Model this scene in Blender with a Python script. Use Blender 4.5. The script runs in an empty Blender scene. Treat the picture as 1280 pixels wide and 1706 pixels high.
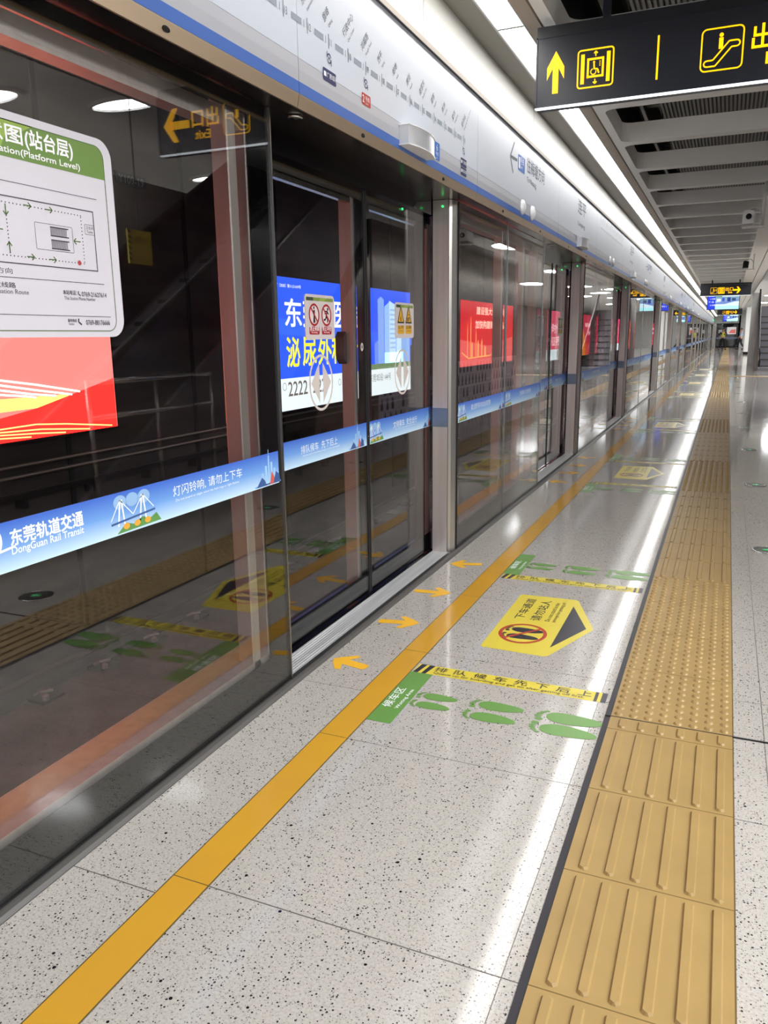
import bpy, math, random
from mathutils import Vector, Matrix
random.seed(7)
SC = bpy.context.scene
COL = SC.collection

# ------------------------------------------------------------------ camera, world, exposure
cam_d = bpy.data.cameras.new('camera')
cam = bpy.data.objects.new('camera', cam_d); COL.objects.link(cam)
_yaw, _pitch, _roll, _f = 0.408270975, -0.219445032, -0.0124799393, 1304.06714
_cy, _sy, _cp, _sp = math.cos(_yaw), math.sin(_yaw), math.cos(_pitch), math.sin(_pitch)
_w = Vector((-_sy*_cp, _cy*_cp, _sp)); _r = Vector((_cy, _sy, 0)); _u = _r.cross(_w)
_cr, _sr = math.cos(_roll), math.sin(_roll)
_r, _u = _cr*_r + _sr*_u, -_sr*_r + _cr*_u
cam.matrix_world = Matrix(((_r.x, _u.x, -_w.x, 1.4987), (_r.y, _u.y, -_w.y, 0.0), (_r.z, _u.z, -_w.z, 1.34), (0, 0, 0, 1)))
cam_d.sensor_fit = 'HORIZONTAL'; cam_d.sensor_width = 36.0; cam_d.lens = 36.0*_f/1280.0
cam_d.clip_start = 0.02; cam_d.clip_end = 400
SC.camera = cam
world = bpy.data.worlds.new('world'); SC.world = world; world.use_nodes = True
world.node_tree.nodes['Background'].inputs[0].default_value = (0.9, 0.95, 1.0, 1)
world.node_tree.nodes['Background'].inputs[1].default_value = 0.6
SC.view_settings.view_transform = 'Standard'; SC.view_settings.look = 'None'
SC.view_settings.exposure = 0.14; SC.view_settings.gamma = 1.0; SC.view_settings.use_curve_mapping = False
STRIP_L = 10.5      # luminous ceiling panels over the screen doors
OVAL_L = 36.0       # oval ceiling lamps of the hall, with others added to brighten the floor
AD_L = 1.7         # backlit advertising
SC.cycles.transparent_max_bounces = 24
SC.cycles.max_bounces = 10
SC.cycles.glossy_bounces = 6
SC.cycles.sample_clamp_indirect = 6.0

# ------------------------------------------------------------------ materials
def lin(h):
    h = h.lstrip('#'); o = []
    for i in (0, 2, 4):
        c = int(h[i:i+2], 16)/255.0
        o.append(c/12.92 if c <= 0.04045 else ((c+0.055)/1.055)**2.4)
    return (o[0], o[1], o[2], 1.0)
_M = {}
def mat(name, col, rough=0.5, metal=0.0, emit=0.0, spec=0.5):
    if name in _M: return _M[name]
    m = bpy.data.materials.new(name); m.use_nodes = True
    b = m.node_tree.nodes['Principled BSDF']
    c = lin(col) if isinstance(col, str) else (*col, 1.0)
    b.inputs['Base Color'].default_value = c
    b.inputs['Roughness'].default_value = rough; b.inputs['Metallic'].default_value = metal
    b.inputs['Specular IOR Level'].default_value = spec
    if emit:
        b.inputs['Emission Color'].default_value = c; b.inputs['Emission Strength'].default_value = emit
    m.diffuse_color = c
    _M[name] = m; return m
def ink(h, emit=0.0, rough=0.45): return mat('ink_%s_%g_%g' % (h, emit, rough), h, rough, 0, emit)
def N(m, t, **kw):
    n = m.node_tree.nodes.new(t)
    for k, v in kw.items(): setattr(n, k, v)
    return n
def math_n(m, op, a, b=None, c=None):
    n = N(m, 'ShaderNodeMath', operation=op)
    for i, v in enumerate((a, b, c)):
        if v is None: continue
        if hasattr(v, 'links'): m.node_tree.links.new(v, n.inputs[i])
        else: n.inputs[i].default_value = v
    return n.outputs[0]
def mix_c(m, fac, a, b):
    n = N(m, 'ShaderNodeMix', data_type='RGBA')
    for i, v in ((0, fac), (6, a), (7, b)):
        if hasattr(v, 'links'): m.node_tree.links.new(v, n.inputs[i])
        else: n.inputs[i].default_value = v
    return n.outputs[2]
def ramp2(m, fac, lo, hi):
    n = N(m, 'ShaderNodeMapRange'); n.inputs[1].default_value = lo; n.inputs[2].default_value = hi
    m.node_tree.links.new(fac, n.inputs[0]); return n.outputs[0]

def glass_mat(name, tint, f0, rough=0.0):
    """thin safety glass: angle dependent mirror over a tinted clear body"""
    m = bpy.data.materials.new(name); m.use_nodes = True; nt = m.node_tree
    for n in list(nt.nodes): nt.nodes.remove(n)
    out = N(m, 'ShaderNodeOutputMaterial'); g = N(m, 'ShaderNodeNewGeometry')
    d = N(m, 'ShaderNodeVectorMath', operation='DOT_PRODUCT')
    nt.links.new(g.outputs['Normal'], d.inputs[0]); nt.links.new(g.outputs['Incoming'], d.inputs[1])
    a = math_n(m, 'ABSOLUTE', d.outputs['Value'])
    p = math_n(m, 'POWER', math_n(m, 'SUBTRACT', 1.0, a), 5.0)
    f = math_n(m, 'MULTIPLY_ADD', p, 1.0-f0, f0)
    tr = N(m, 'ShaderNodeBsdfTransparent'); tr.inputs[0].default_value = (*tint, 1)
    gl = N(m, 'ShaderNodeBsdfGlossy'); gl.inputs['Roughness'].default_value = rough; gl.inputs['Color'].default_value = (1, 1, 1, 1)
    mx = N(m, 'ShaderNodeMixShader')
    nt.links.new(f, mx.inputs[0]); nt.links.new(tr.outputs[0], mx.inputs[1]); nt.links.new(gl.outputs[0], mx.inputs[2])
    nt.links.new(mx.outputs[0], out.inputs[0]); m.diffuse_color = (0.3, 0.35, 0.35, 0.4)
    return m
GLASS = glass_mat('screen_glass', (0.84, 0.84, 0.83), 0.075)

def terrazzo_mat():
    m = mat('terrazzo', '#d2cdc6', 0.09); nt = m.node_tree; b = nt.nodes['Principled BSDF']
    tc = N(m, 'ShaderNodeTexCoord'); P = tc.outputs['Object']
    sp = N(m, 'ShaderNodeSeparateXYZ'); nt.links.new(P, sp.inputs[0]); X, Y = sp.outputs[0], sp.outputs[1]
    def specks(scale, keep, rad):
        v = N(m, 'ShaderNodeTexVoronoi', feature='F1'); v.inputs['Scale'].default_value = scale
        nt.links.new(P, v.inputs['Vector'])
        s = N(m, 'ShaderNodeSeparateColor'); nt.links.new(v.outputs['Color'], s.inputs[0])
        k = math_n(m, 'LESS_THAN', s.outputs[0], keep)
        r = math_n(m, 'MULTIPLY_ADD', s.outputs[1], rad*0.7, rad*0.4)
        return math_n(m, 'MULTIPLY', k, math_n(m, 'LESS_THAN', v.outputs['Distance'], r))
    n1 = N(m, 'ShaderNodeTexNoise'); n1.inputs['Scale'].default_value = 1.3; nt.links.new(P, n1.inputs['Vector'])
    n2 = N(m, 'ShaderNodeTexNoise'); n2.inputs['Scale'].default_value = 160; nt.links.new(P, n2.inputs['Vector'])
    base = mix_c(m, n1.outputs['Fac'], lin('#b1aca6'), lin('#b7b2aa'))
    base = mix_c(m, ramp2(m, n2.outputs['Fac'], 0.42, 0.7), base, lin('#a39e96'))
    base = mix_c(m, specks(230, 0.34, 0.42), base, lin('#7c7872'))
    base = mix_c(m, specks(120, 0.46, 0.31), base, lin('#333235'))
    base = mix_c(m, specks(62, 0.06, 0.26), base, lin('#1d1c20'))
    def joints(co, period, offs, w):
        t = None
        for o in offs:
            a = math_n(m, 'ABSOLUTE', math_n(m, 'SUBTRACT', math_n(m, 'WRAP', math_n(m, 'SUBTRACT', co, o-period/2), period, 0.0), period/2))
            l = math_n(m, 'LESS_THAN', a, w); t = l if t is None else math_n(m, 'MAXIMUM', t, l)
        return t
    leftside = math_n(m, 'LESS_THAN', X, 0.36)
    jl = math_n(m, 'MULTIPLY', leftside, joints(Y, 4.5, (1.325, 2.553, 4.57), 0.0016))
    jr = math_n(m, 'MULTIPLY', math_n(m, 'SUBTRACT', 1.0, leftside), joints(Y, 0.8, (0.595,), 0.0016))
    a = math_n(m, 'ABSOLUTE', math_n(m, 'SUBTRACT', X, 1.712)); jx = math_n(m, 'LESS_THAN', a, 0.0012)
    a2 = math_n(m, 'ABSOLUTE', math_n(m, 'SUBTRACT', X, 1.155)); jx = math_n(m, 'MAXIMUM', jx, math_n(m, 'LESS_THAN', a2, 0.0009))
    far = math_n(m, 'MULTIPLY', math_n(m, 'GREATER_THAN', X, 2.4), joints(X, 0.8, (0.1,), 0.0014)); jx = math_n(m, 'MAXIMUM', jx, far)
    J = math_n(m, 'MAXIMUM', math_n(m, 'MAXIMUM', jl, jr), jx)
    nt.links.new(mix_c(m, J, base, lin('#4a4640')), b.inputs['Base Color'])
    rn = N(m, 'ShaderNodeTexNoise'); rn.inputs['Scale'].default_value = 0.7; nt.links.new(P, rn.inputs['Vector'])
    rr = math_n(m, 'MULTIPLY_ADD', rn.outputs['Fac'], 0.06, 0.055)
    nt.links.new(math_n(m, 'MULTIPLY_ADD', J, 0.4, rr), b.inputs['Roughness'])
    b.inputs['Specular IOR Level'].default_value = 0.6
    return m
TERRAZZO = terrazzo_mat()

def noisy(name, c1, c2, scale, rough, metal=0.0, stretch=None, detail=4, bump=0.0):
    m = mat(name, c1, rough, metal); nt = m.node_tree; b = nt.nodes['Principled BSDF']
    tc = N(m, 'ShaderNodeTexCoord'); src = tc.outputs['Object']
    if stretch:
        mp = N(m, 'ShaderNodeMapping'); mp.inputs['Scale'].default_value = stretch
        nt.links.new(src, mp.inputs[0]); src = mp.outputs[0]
    n = N(m, 'ShaderNodeTexNoise'); n.inputs['Scale'].default_value = scale; n.inputs['Detail'].default_value = detail
    nt.links.new(src, n.inputs['Vector'])
    nt.links.new(mix_c(m, ramp2(m, n.outputs['Fac'], 0.3, 0.7), lin(c1), lin(c2)), b.inputs['Base Color'])
    if bump:
        bp = N(m, 'ShaderNodeBump'); bp.inputs['Strength'].default_value = bump; bp.inputs['Distance'].default_value = 0.01
        nt.links.new(n.outputs['Fac'], bp.inputs['Height']); nt.links.new(bp.outputs[0], b.inputs['Normal'])
    return m
YELLOW_INLAY = noisy('yellow_inlay', '#c8972c', '#c29132', 3, 0.14)
TACTILE = noisy('tactile_rubber', '#a08450', '#977c4b', 6, 0.42)
CONCRETE = noisy('tunnel_concrete', '#6a625a', '#3d3833', 1.4, 0.8, stretch=(1, 0.5, 2.5), bump=0.3)
BALLAST = noisy('track_slab', '#5f5852', '#3c3733', 2.5, 0.75)
STEEL = noisy('brushed_steel', '#c3c1be', '#aaa7a3', 30, 0.26, 1.0, stretch=(1, 1, 0.05))
POSTSTEEL = noisy('satin_steel', '#d6ceca', '#c8bfba', 30, 0.42, 0.7, stretch=(1, 1, 0.05))
SILL = noisy('ribbed_aluminium', '#e2e2e2', '#bdbdbf', 60, 0.4, 0.55, stretch=(1, 0.02, 1))
DARKSTEEL = mat('dark_steel', '#4a4742', 0.35, 0.8)
SOFFIT = mat('soffit_steel', '#7d766e', 0.22, 1.0)
CHAMFER = mat('champagne_steel', '#cdb69a', 0.38, 0.75)
CHROME = mat('chrome', '#e2e3e6', 0.12, 1.0)
BLACK = mat('black_enamel', '#0d0d0f', 0.12)
RUBBER = mat('black_rubber', '#1c1b1c', 0.55)
GREYRUB = mat('grey_gasket', '#4b4845', 0.45)
WHITE_PANEL = mat('white_enamel_panel', '#ced4df', 0.32)
GREY_PANEL = mat('grey_enamel_panel', '#b4b5bc', 0.35)
BLUE_STRIPE = mat('blue_stripe', '#3f67b4', 0.35)
WALL_WHITE = mat('white_wall_panel', '#e8e8e3', 0.42)
HEAD_WHITE = mat('white_header_wall', '#c9c9c4', 0.42)
CEIL_WHITE = mat('ceiling_white', '#f0eeea', 0.5)
CEIL_TAUPE = mat('ceiling_taupe', '#a89a8a', 0.5)
VOID = mat('ceiling_void_black', '#121214', 0.7)
DUCT = mat('perforated_duct', '#8f8d8a', 0.45, 0.6)
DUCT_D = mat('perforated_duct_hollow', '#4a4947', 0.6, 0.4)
SIGN_BLACK = mat('sign_black', '#22252f', 0.32)
YEL_LIT = mat('lit_yellow', '#f4b400', 0.4, 0, 1.45)
WHITE_LED = mat('white_led_line', '#eef6ff', 0.4, 0, 1.6)
GREEN_LED = mat('green_led', '#35ff7a', 0.4, 0, 1.6)
STRIP = mat('luminous_panel', (1.0, 0.985, 0.96), 0.5, 0, STRIP_L)
OVAL = mat('luminous_oval', (0.95, 0.97, 1.0), 0.5, 0, OVAL_L)

# ------------------------------------------------------------------ mesh helpers
class MB:
    def __init__(s): s.v, s.f, s.i, s.m, s.sm = [], [], [], [], False
    def _mi(s, m):
        if m not in s.m: s.m.append(m)
        return s.m.index(m)
    def add(s, vs, fs, m):
        o = len(s.v); k = s._mi(m); s.v += [tuple(v) for v in vs]
        for f in fs: s.f.append([o+q for q in f]); s.i.append(k)
        return s
    def box(s, x0, x1, y0, y1, z0, z1, m):
        v = [(x0,y0,z0),(x1,y0,z0),(x1,y1,z0),(x0,y1,z0),(x0,y0,z1),(x1,y0,z1),(x1,y1,z1),(x0,y1,z1)]
        return s.add(v, [(0,3,2,1),(4,5,6,7),(0,1,5,4),(1,2,6,5),(2,3,7,6),(3,0,4,7)], m)
    def bbox(s, x0, x1, y0, y1, z0, z1, m, b=0.004):
        """box with its four long (z) edges chamfered"""
        p = [(x0+b,y0),(x1-b,y0),(x1,y0+b),(x1,y1-b),(x1-b,y1),(x0+b,y1),(x0,y1-b),(x0,y0+b)]
        return s.prism(p, z0, z1, m)
    def prism(s, p, z0, z1, m, ax='z'):
        n = len(p)
        def mk(a, b, c):
            return {'z': (a, b, c), 'y': (a, c, b), 'x': (c, a, b)}[ax]
        v = [mk(a, b, z0) for a, b in p] + [mk(a, b, z1) for a, b in p]
        f = [tuple(range(n))[::-1], tuple(range(n, 2*n))] + [(i, (i+1) % n, n+(i+1) % n, n+i) for i in range(n)]
        if ax == 'y': f = [q[::-1] for q in f]
        return s.add(v, f, m)
    def tube(s, path, r, m, n=10, caps=True):
        P = [Vector(p) for p in path]; rings = []; up = Vector((0, 0, 1))
        for i, p in enumerate(P):
            t = (P[min(i+1, len(P)-1)] - P[max(i-1, 0)]).normalized()
            a = t.cross(up)
            if a.length < 1e-3: a = t.cross(Vector((0, 1, 0)))
            a.normalize(); b = a.cross(t); rr = r[i] if isinstance(r, (list, tuple)) else r
            rings.append([p + rr*(math.cos(2*math.pi*k/n)*a + math.sin(2*math.pi*k/n)*b) for k in range(n)])
        v = [q for rg in rings for q in rg]; f = []
        for i in range(len(P)-1):
            for k in range(n): f.append((i*n+k, i*n+(k+1) % n, (i+1)*n+(k+1) % n, (i+1)*n+k))
        if caps: f += [tuple(range(n))[::-1], tuple(range((len(P)-1)*n, len(P)*n))]
        return s.add(v, f, m)
    def lathe(s, prof, m, n=24, c=(0, 0, 0)):
        v = []; f = []
        for (r, z) in prof:
            for k in range(n): v.append((c[0]+r*math.cos(2*math.pi*k/n), c[1]+r*math.sin(2*math.pi*k/n), c[2]+z))
        for i in range(len(prof)-1):
            for k in range(n): f.append((i*n+k, i*n+(k+1) % n, (i+1)*n+(k+1) % n, (i+1)*n+k))
        f.append(tuple(range((len(prof)-1)*n, len(prof)*n))); f.append(tuple(range(n))[::-1])
        return s.add(v, f, m)
    def build(s, name, parent=None, loc=(0, 0, 0), smooth=False):
        me = bpy.data.meshes.new(name); me.from_pydata(s.v, [], s.f)
        for m in s.m: me.materials.append(m)
        me.polygons.foreach_set('material_index', s.i)
        if smooth: me.polygons.foreach_set('use_smooth', [True]*len(s.f))
        me.validate(); me.update()
        o = bpy.data.objects.new(name, me); COL.objects.link(o); o.location = loc
        if parent: o.parent = parent
        return o
def tag(o, label=None, cat=None, group=None, kind=None):
    if label: o['label'] = label
    if cat: o['category'] = cat
    if group: o['group'] = group
    if kind: o['kind'] = kind
    return o
def thing(name, label, cat, loc, group=None):
    o = bpy.data.objects.new(name, None); COL.objects.link(o); o.location = loc; o.empty_display_size = 0.1
    return tag(o, label, cat, group)
def struct(name, mb, **k): return tag(mb.build(name, **k), kind='structure')
def dup(root, loc, label=None):
    r = root.copy(); COL.objects.link(r); r.location = loc
    if label: r['label'] = label
    for ch in list(root.children):
        c = ch.copy(); COL.objects.link(c); c.parent = r
        for g in list(ch.children):
            d = g.copy(); COL.objects.link(d); d.parent = c
    return r
_T = {}
def text_mesh(s, bold=0.0):
    k = (s, bold)
    if k in _T: return _T[k]
    cu = bpy.data.curves.new('t', 'FONT'); cu.body = s; cu.size = 1; cu.offset = bold; cu.resolution_u = 3
    o = bpy.data.objects.new('t', cu); COL.objects.link(o)
    dg = bpy.context.evaluated_depsgraph_get(); me = bpy.data.meshes.new_from_object(o.evaluated_get(dg))
    v = [(q.co.x, q.co.y) for q in me.vertices]; f = [tuple(p.vertices) for p in me.polygons]
    bpy.data.objects.remove(o); bpy.data.curves.remove(cu); bpy.data.meshes.remove(me)
    if not v: v = [(0, 0)]
    xs = [a for a, b in v]; ys = [b for a, b in v]
    _T[k] = (v, f, min(xs), max(xs), min(ys), max(ys)); return _T[k]
class Print(MB):
    """flat printing on a plane: (a, b) on the plane -> o + a*u + b*w, each layer a hair above the last"""
    def __init__(s, o, u, w, lift=0.0008):
        super().__init__(); s.o, s.u, s.w = Vector(o), Vector(u), Vector(w); s.n = s.u.cross(s.w).normalized(); s.l = lift
    def p3(s, a, b, k): return s.o + a*s.u + b*s.w + s.n*(s.l*(k+1))
    def poly(s, pts, m, k=0): return s.add([s.p3(a, b, k) for a, b in pts], [tuple(range(len(pts)))], m)
    def rect(s, a0, a1, b0, b1, m, k=0): return s.poly([(a0, b0), (a1, b0), (a1, b1), (a0, b1)], m, k)
    def rrect(s, a0, a1, b0, b1, r, m, k=0, n=5):
        pts = []
        for cx, cy, t in ((a1-r, b0+r, -90), (a1-r, b1-r, 0), (a0+r, b1-r, 90), (a0+r, b0+r, 180)):
            for i in range(n+1):
                q = math.radians(t+90*i/n); pts.append((cx+r*math.cos(q), cy+r*math.sin(q)))
        return s.poly(pts, m, k)
    def ell(s, cx, cy, rx, ry, m, k=0, n=24, a0=0, rot=0.0):
        c, q = math.cos(rot), math.sin(rot); P = []
        for i in range(n):
            t = 2*math.pi*i/n; x, y = rx*math.cos(t), ry*math.sin(t); P.append((cx+x*c-y*q, cy+x*q+y*c))
        return s.poly(P, m, k)
    def ring(s, cx, cy, rx, ry, t, m, k=0, n=32, a0=0.0, a1=360.0):
        P = []
        for i in range(n+1):
            q = math.radians(a0+(a1-a0)*i/n)
            P.append(((cx+rx*math.cos(q), cy+ry*math.sin(q)), (cx+(rx-t)*math.cos(q), cy+(ry-t)*math.sin(q))))
        v = [s.p3(*e, k) for pr in P for e in pr]
        return s.add(v, [(2*i, 2*i+2, 2*i+3, 2*i+1) for i in range(n)], m)
    def line(s, pts, t, m, k=0):
        for (a, b), (c, d) in zip(pts[:-1], pts[1:]):
            L = math.hypot(c-a, d-b) or 1e-6; nx, ny = -(d-b)/L*t/2, (c-a)/L*t/2
            s.poly([(a-nx, b-ny), (c-nx, d-ny), (c+nx, d+ny), (a+nx, b+ny)], m, k)
        return s
    def rfr(s, a0, a1, b0, b1, r, t, m, k=0, n=5):
        def loop(d):
            pts = []; rr = max(r-d, 0.0005)
            for cx, cy, t0 in ((a1-r, b0+r, -90), (a1-r, b1-r, 0), (a0+r, b1-r, 90), (a0+r, b0+r, 180)):
                for i in range(n+1):
                    q = math.radians(t0+90*i/n); pts.append((cx+rr*math.cos(q), cy+rr*math.sin(q)))
            return pts
        A, B = loop(0), loop(t); L = len(A)
        v = [s.p3(*p, k) for p in A] + [s.p3(*p, k) for p in B]
        return s.add(v, [(i, (i+1) % L, L+(i+1) % L, L+i) for i in range(L)], m)
    def fit(s, txt, a0, a1, b0, b1, m, k=1, bold=0.0, rot=None):
        if bold:
            d = bold*0.5*(b1-b0)
            for j, (ox, oy) in enumerate(((-d, -d), (d, -d), (d, d), (-d, d), (0, d), (0, -d))): s.fit(txt, a0+ox, a1+ox, b0+oy, b1+oy, m, k+0.07*(j+1), 0.0, rot)
        v, f, x0, x1, y0, y1 = text_mesh(txt, 0.0)
        sx = (a1-a0)/max(x1-x0, 1e-6); sy = (b1-b0)/max(y1-y0, 1e-6)
        if rot is None: q = [(a0+(x-x0)*sx, b0+(y-y0)*sy) for x, y in v]
        else: q = [rot(a0+(x-x0)*sx, b0+(y-y0)*sy) for x, y in v]
        return s.add([s.p3(a, b, k) for a, b in q], f, m)
    def txt(s, t, a, b, h, m, k=1, bold=0.0, sx=1.0, align='l', ang=0.0):
        """line of text, baseline at b, em height h"""
        if bold:
            for j, (ox, oy) in enumerate(((-1, -1), (1, -1), (1, 1), (-1, 1))): s.txt(t, a+ox*bold*h*.5, b+oy*bold*h*.5, h, m, k+0.07*(j+1), 0.0, sx, align, ang)
        v, f, x0, x1, y0, y1 = text_mesh(t, 0.0); off = {'l': x0, 'c': (x0+x1)/2, 'r': x1}[align]
        c, sn = math.cos(ang), math.sin(ang); q = []
        for x, y in v:
            X, Yv = (x-off)*h*sx, y*h; q.append((a+X*c-Yv*sn, b+X*sn+Yv*c))
        return s.add([s.p3(*e, k) for e in q], f, m)
AX, AY, AZ = (1, 0, 0), (0, 1, 0), (0, 0, 1)
ORD = 'first second third fourth fifth sixth seventh eighth ninth tenth eleventh twelfth thirteenth fourteenth fifteenth sixteenth seventeenth eighteenth nineteenth twentieth'.split()
TENS = {20: 'twenty', 30: 'thirty', 40: 'forty', 50: 'fifty'}
def ordn(i):
    i += 1
    if i <= 20: return ORD[i-1]
    t = i//10*10; u = i % 10
    return (TENS[t]+'-'+ORD[u-1]) if u else TENS[t][:-1]+'ieth'

END_Y = 84.0
DOORS = [4.56, 9.06, 13.56, 20.1, 24.6, 29.1, 33.6, 40.15, 44.65, 49.15, 53.65, 60.2, 64.7, 69.2, 73.7, 80.2]   # far end of each opening
OPEN = 2.04

# ------------------------------------------------------------------ structure
struct('floor', MB().box(0.0, 12.0, -5.0, END_Y, -0.30, 0.0, TERRAZZO))
mb = MB(); mb.box(-0.36, 0.0, -5, END_Y, -0.30, -0.004, mat('platform_edge_steel', '#8d8782', 0.35, 0.7))
mb.box(-0.36, -0.30, -5, END_Y, -1.3, -0.30, CONCRETE); struct('floor_edge', mb)
struct('floor_track', MB().box(-3.9, -0.30, -24, END_Y+6, -1.42, -1.22, BALLAST))
# wall across the track
mb = MB(); mb.box(-4.0, -3.70, -24, END_Y+6, -1.3, 4.2, CONCRETE)
y = -4.0
while y < END_Y:
    mb.box(-3.70, -3.685, y, y+0.05, -1.2, 4.0, mat('wall_joint_dark', '#2b2825', 0.8)); y += 1.82
struct('wall_left', mb)
struct('ceiling_track', MB().box(-4.0, 0.0, -24, END_Y+6, 4.0, 4.2, mat('tunnel_ceiling', '#3a3835', 0.85)))
# kerb and yellow inlay
struct('trim_1', MB().prism([(0.0, -0.002), (0.028, -0.002), (0.03, 0.004), (0.022, 0.014), (0.008, 0.016), (0.0, 0.014)], -1.95, END_Y, GREYRUB, 'y'))
mb = MB(); y = -3.405
while y < END_Y:
    mb.box(0.296, 0.400, y+0.0015, min(y+0.7985, END_Y), -0.004, 0.0012, YELLOW_INLAY); y += 0.8
mb.box(0.292, 0.404, -4, END_Y, -0.004, 0.0006, mat('inlay_grout', '#5a4a22', 0.5)); struct('trim_2', mb)
# tactile strip with real bars and studs
TX0, TX1 = 1.213, 1.613
mb = MB(); mb.box(TX0, TX1, -3.0, END_Y-2, -0.004, 0.004, TACTILE)
mb.box(TX0-0.020, TX0, -3.0, END_Y-2, -0.004, 0.0018, mat('joint_black', '#26242a', 0.4))
mb.box(TX1, TX1+0.004, -3.0, END_Y-2, -0.004, 0.0015, mat('joint_brown', '#5e4a26', 0.5))
def bar_tile(mb, y0, y1, lod):
    w = 0.026; e = 0.012
    for k in range(6):
        xc = TX0 + 0.045 + k*0.064
        a, b = y0+e, y1-e
        if lod == 0:
            def ringpts(h, d): return [(xc-h+d, a+d+0.006), (xc-h+0.008+d, a+d), (xc+h-0.008-d, a+d), (xc+h-d, a+d+0.006), (xc+h-d, b-d-0.006), (xc+h-0.008-d, b-d), (xc-h+0.008+d, b-d), (xc-h+d, b-d-0.006)]
            A = ringpts(w/2, 0); B = ringpts(w/2, 0.004)
            v = [(x, y, 0.0035) for x, y in A] + [(x, y, 0.0102) for x, y in B]; n = 8
            mb.add(v, [tuple(range(n, 2*n))] + [(i, (i+1) % n, n+(i+1) % n, n+i) for i in range(n)], TACTILE)
        else:
            v = [(xc-w/2, a, .0035), (xc+w/2, a, .0035), (xc+w/2, b, .0035), (xc-w/2, b, .0035), (xc-w/2+.004, a, .0102), (xc+w/2-.004, a, .0102), (xc+w/2-.004, b, .0102), (xc-w/2+.004, b, .0102)]
            mb.add(v, [(4, 5, 6, 7), (0, 1, 5, 4), (1, 2, 6, 5), (2, 3, 7, 6), (3, 0, 4, 7)], TACTILE)
def stud_tile(mb, y0, y1, n):
    rows = max(1, round((y1-y0)/0.05))
    for i in range(rows):
        yc = y0 + (i+0.5)*(y1-y0)/rows
        for k in range(8):
            xc = TX0 + 0.025 + k*0.05; v = []; f = []
            for (r, z) in ((0.0165, .0035), (0.0125, .0076), (0.008, .0102)):
                v += [(xc+r*math.cos(2*math.pi*q/n), yc+r*math.sin(2*math.pi*q/n), z) for q in range(n)]
            for j in range(2):
                for q in range(n): f.append((j*n+q, j*n+(q+1) % n, (j+1)*n+(q+1) % n, (j+1)*n+q))
            f.append(tuple(range(2*n, 3*n))); mb.add(v, f, TACTILE)
SEAM = mat('tactile_seam', '#6b5526', 0.6)
zones = [(p-1.87, p-0.07) for p in DOORS]
y = 1.395-0.4*8; cuts = []
while y < END_Y-2.5:
    z = [q for q in zones if q[0]-0.01 < y+0.4 and y < q[1]-0.01 and y+0.01 >= q[0]-0.4]
    nz = next((q for q in zones if q[0] > y-0.001 and q[0] < y+0.4), None)
    inz = next((q for q in zones if q[0]-0.001 <= y < q[1]-0.001), None)
    if inz: y1 = min(y+0.45, inz[1]); stud_tile(mb, y, y1, 10 if y < 12 else 6)
    else:
        y1 = nz[0] if nz and nz[0]-y > 0.02 else y+0.4
        bar_tile(mb, y, y1, 0 if y < 10 else 1)
    mb.box(TX0, TX1, y-0.0013, y+0.0013, 0.0, 0.0044, SEAM)
    y = y1
mb.box(TX0-0.02, 1.90, 2.687, 2.692, -0.003, 0.0046, RUBBER)
mb.box(TX1, 6.0, 27.2, 27.8, -0.004, 0.004, TACTILE)
struct('trim_3', mb)

# header box over the doors, white wall, channel
mb = MB(); mb.box(-0.28, 0.090, -2, END_Y, 2.112, 2.70, SOFFIT); struct('trim_4', mb)
mb = MB(); mb.box(0.02, 0.112, -4, END_Y, 2.657, 2.682, mat('channel_brown', '#857868', 0.4, 0.5)); mb.box(0.09, 0.116, -4, END_Y, 2.655, 2.659, DARKSTEEL); struct('trim_5', mb)
mb = MB(); y = -3.0
while y < END_Y:
    mb.box(0.05, 0.105, y+0.002, y+2.246, 2.682, 2.95, HEAD_WHITE); y += 2.25
mb.box(-0.3, 0.06, -4, END_Y, 2.69, 4.1, WALL_WHITE); struct('wall_header', mb)
# ceiling: side strip, beam grid, dark void with ducts, flat hall ceiling
mb = MB()
mb.box(0.05, 0.247, -4, END_Y, 2.931, 2.96, mat('soffit_grey', '#8f8c84', 0.5)); mb.box(0.240, 0.250, -4, END_Y, 2.924, 2.95, mat('lamp_trim', '#c9c9cb', 0.4, 0.6))
mb.box(0.392, 0.470, -4, END_Y, 2.929, 2.97, CEIL_TAUPE)
GX0, GX1 = 0.482, 2.075; PB, BW, BH, ZC = 1.213, 0.125, 0.15, 2.93
mb.box(GX0, 0.545, -4, END_Y, ZC, ZC+BH, CEIL_WHITE); mb.box(1.80, GX1, -4, END_Y, ZC, ZC+BH, CEIL_WHITE)
y = 7.405-9*PB
while y < END_Y:
    mb.box(0.545, 1.80, y, y+BW, ZC, ZC+BH, CEIL_WHITE)
    # rounded corners of each opening
    for (cx, sx) in ((0.545, 1), (1.80, -1)):
        for (cyy, syy) in ((y+BW, 1), (y, -1)):
            R = 0.085; P = [(cx, cyy)]
            for i in range(6):
                t = math.radians(90*i/5); P.append((cx+sx*(R-R*math.sin(t)), cyy+syy*(R-R*math.cos(t))))
            if sx*syy < 0: P = P[::-1]
            mb.prism(P, ZC, ZC+BH, CEIL_WHITE)
    y += PB
mb.box(2.095, 2.32, -4, END_Y, 2.93, 3.02, CEIL_WHITE); mb.box(2.30, 2.32, -4, END_Y, 2.93, 3.5, CEIL_WHITE)
mb.box(2.30, 12, -4, END_Y, 3.42, 3.52, mat('hall_ceiling', '#e4e4e1', 0.5))
struct('ceiling', mb)
mb = MB(); mb.box(0.40, 2.12, -4, END_Y, 3.75, 3.8, VOID); mb.box(0.42, 0.46, -4, END_Y, 3.0, 3.8, VOID); mb.box(2.1, 2.12, -4, END_Y, 3.03, 3.8, VOID)
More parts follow.
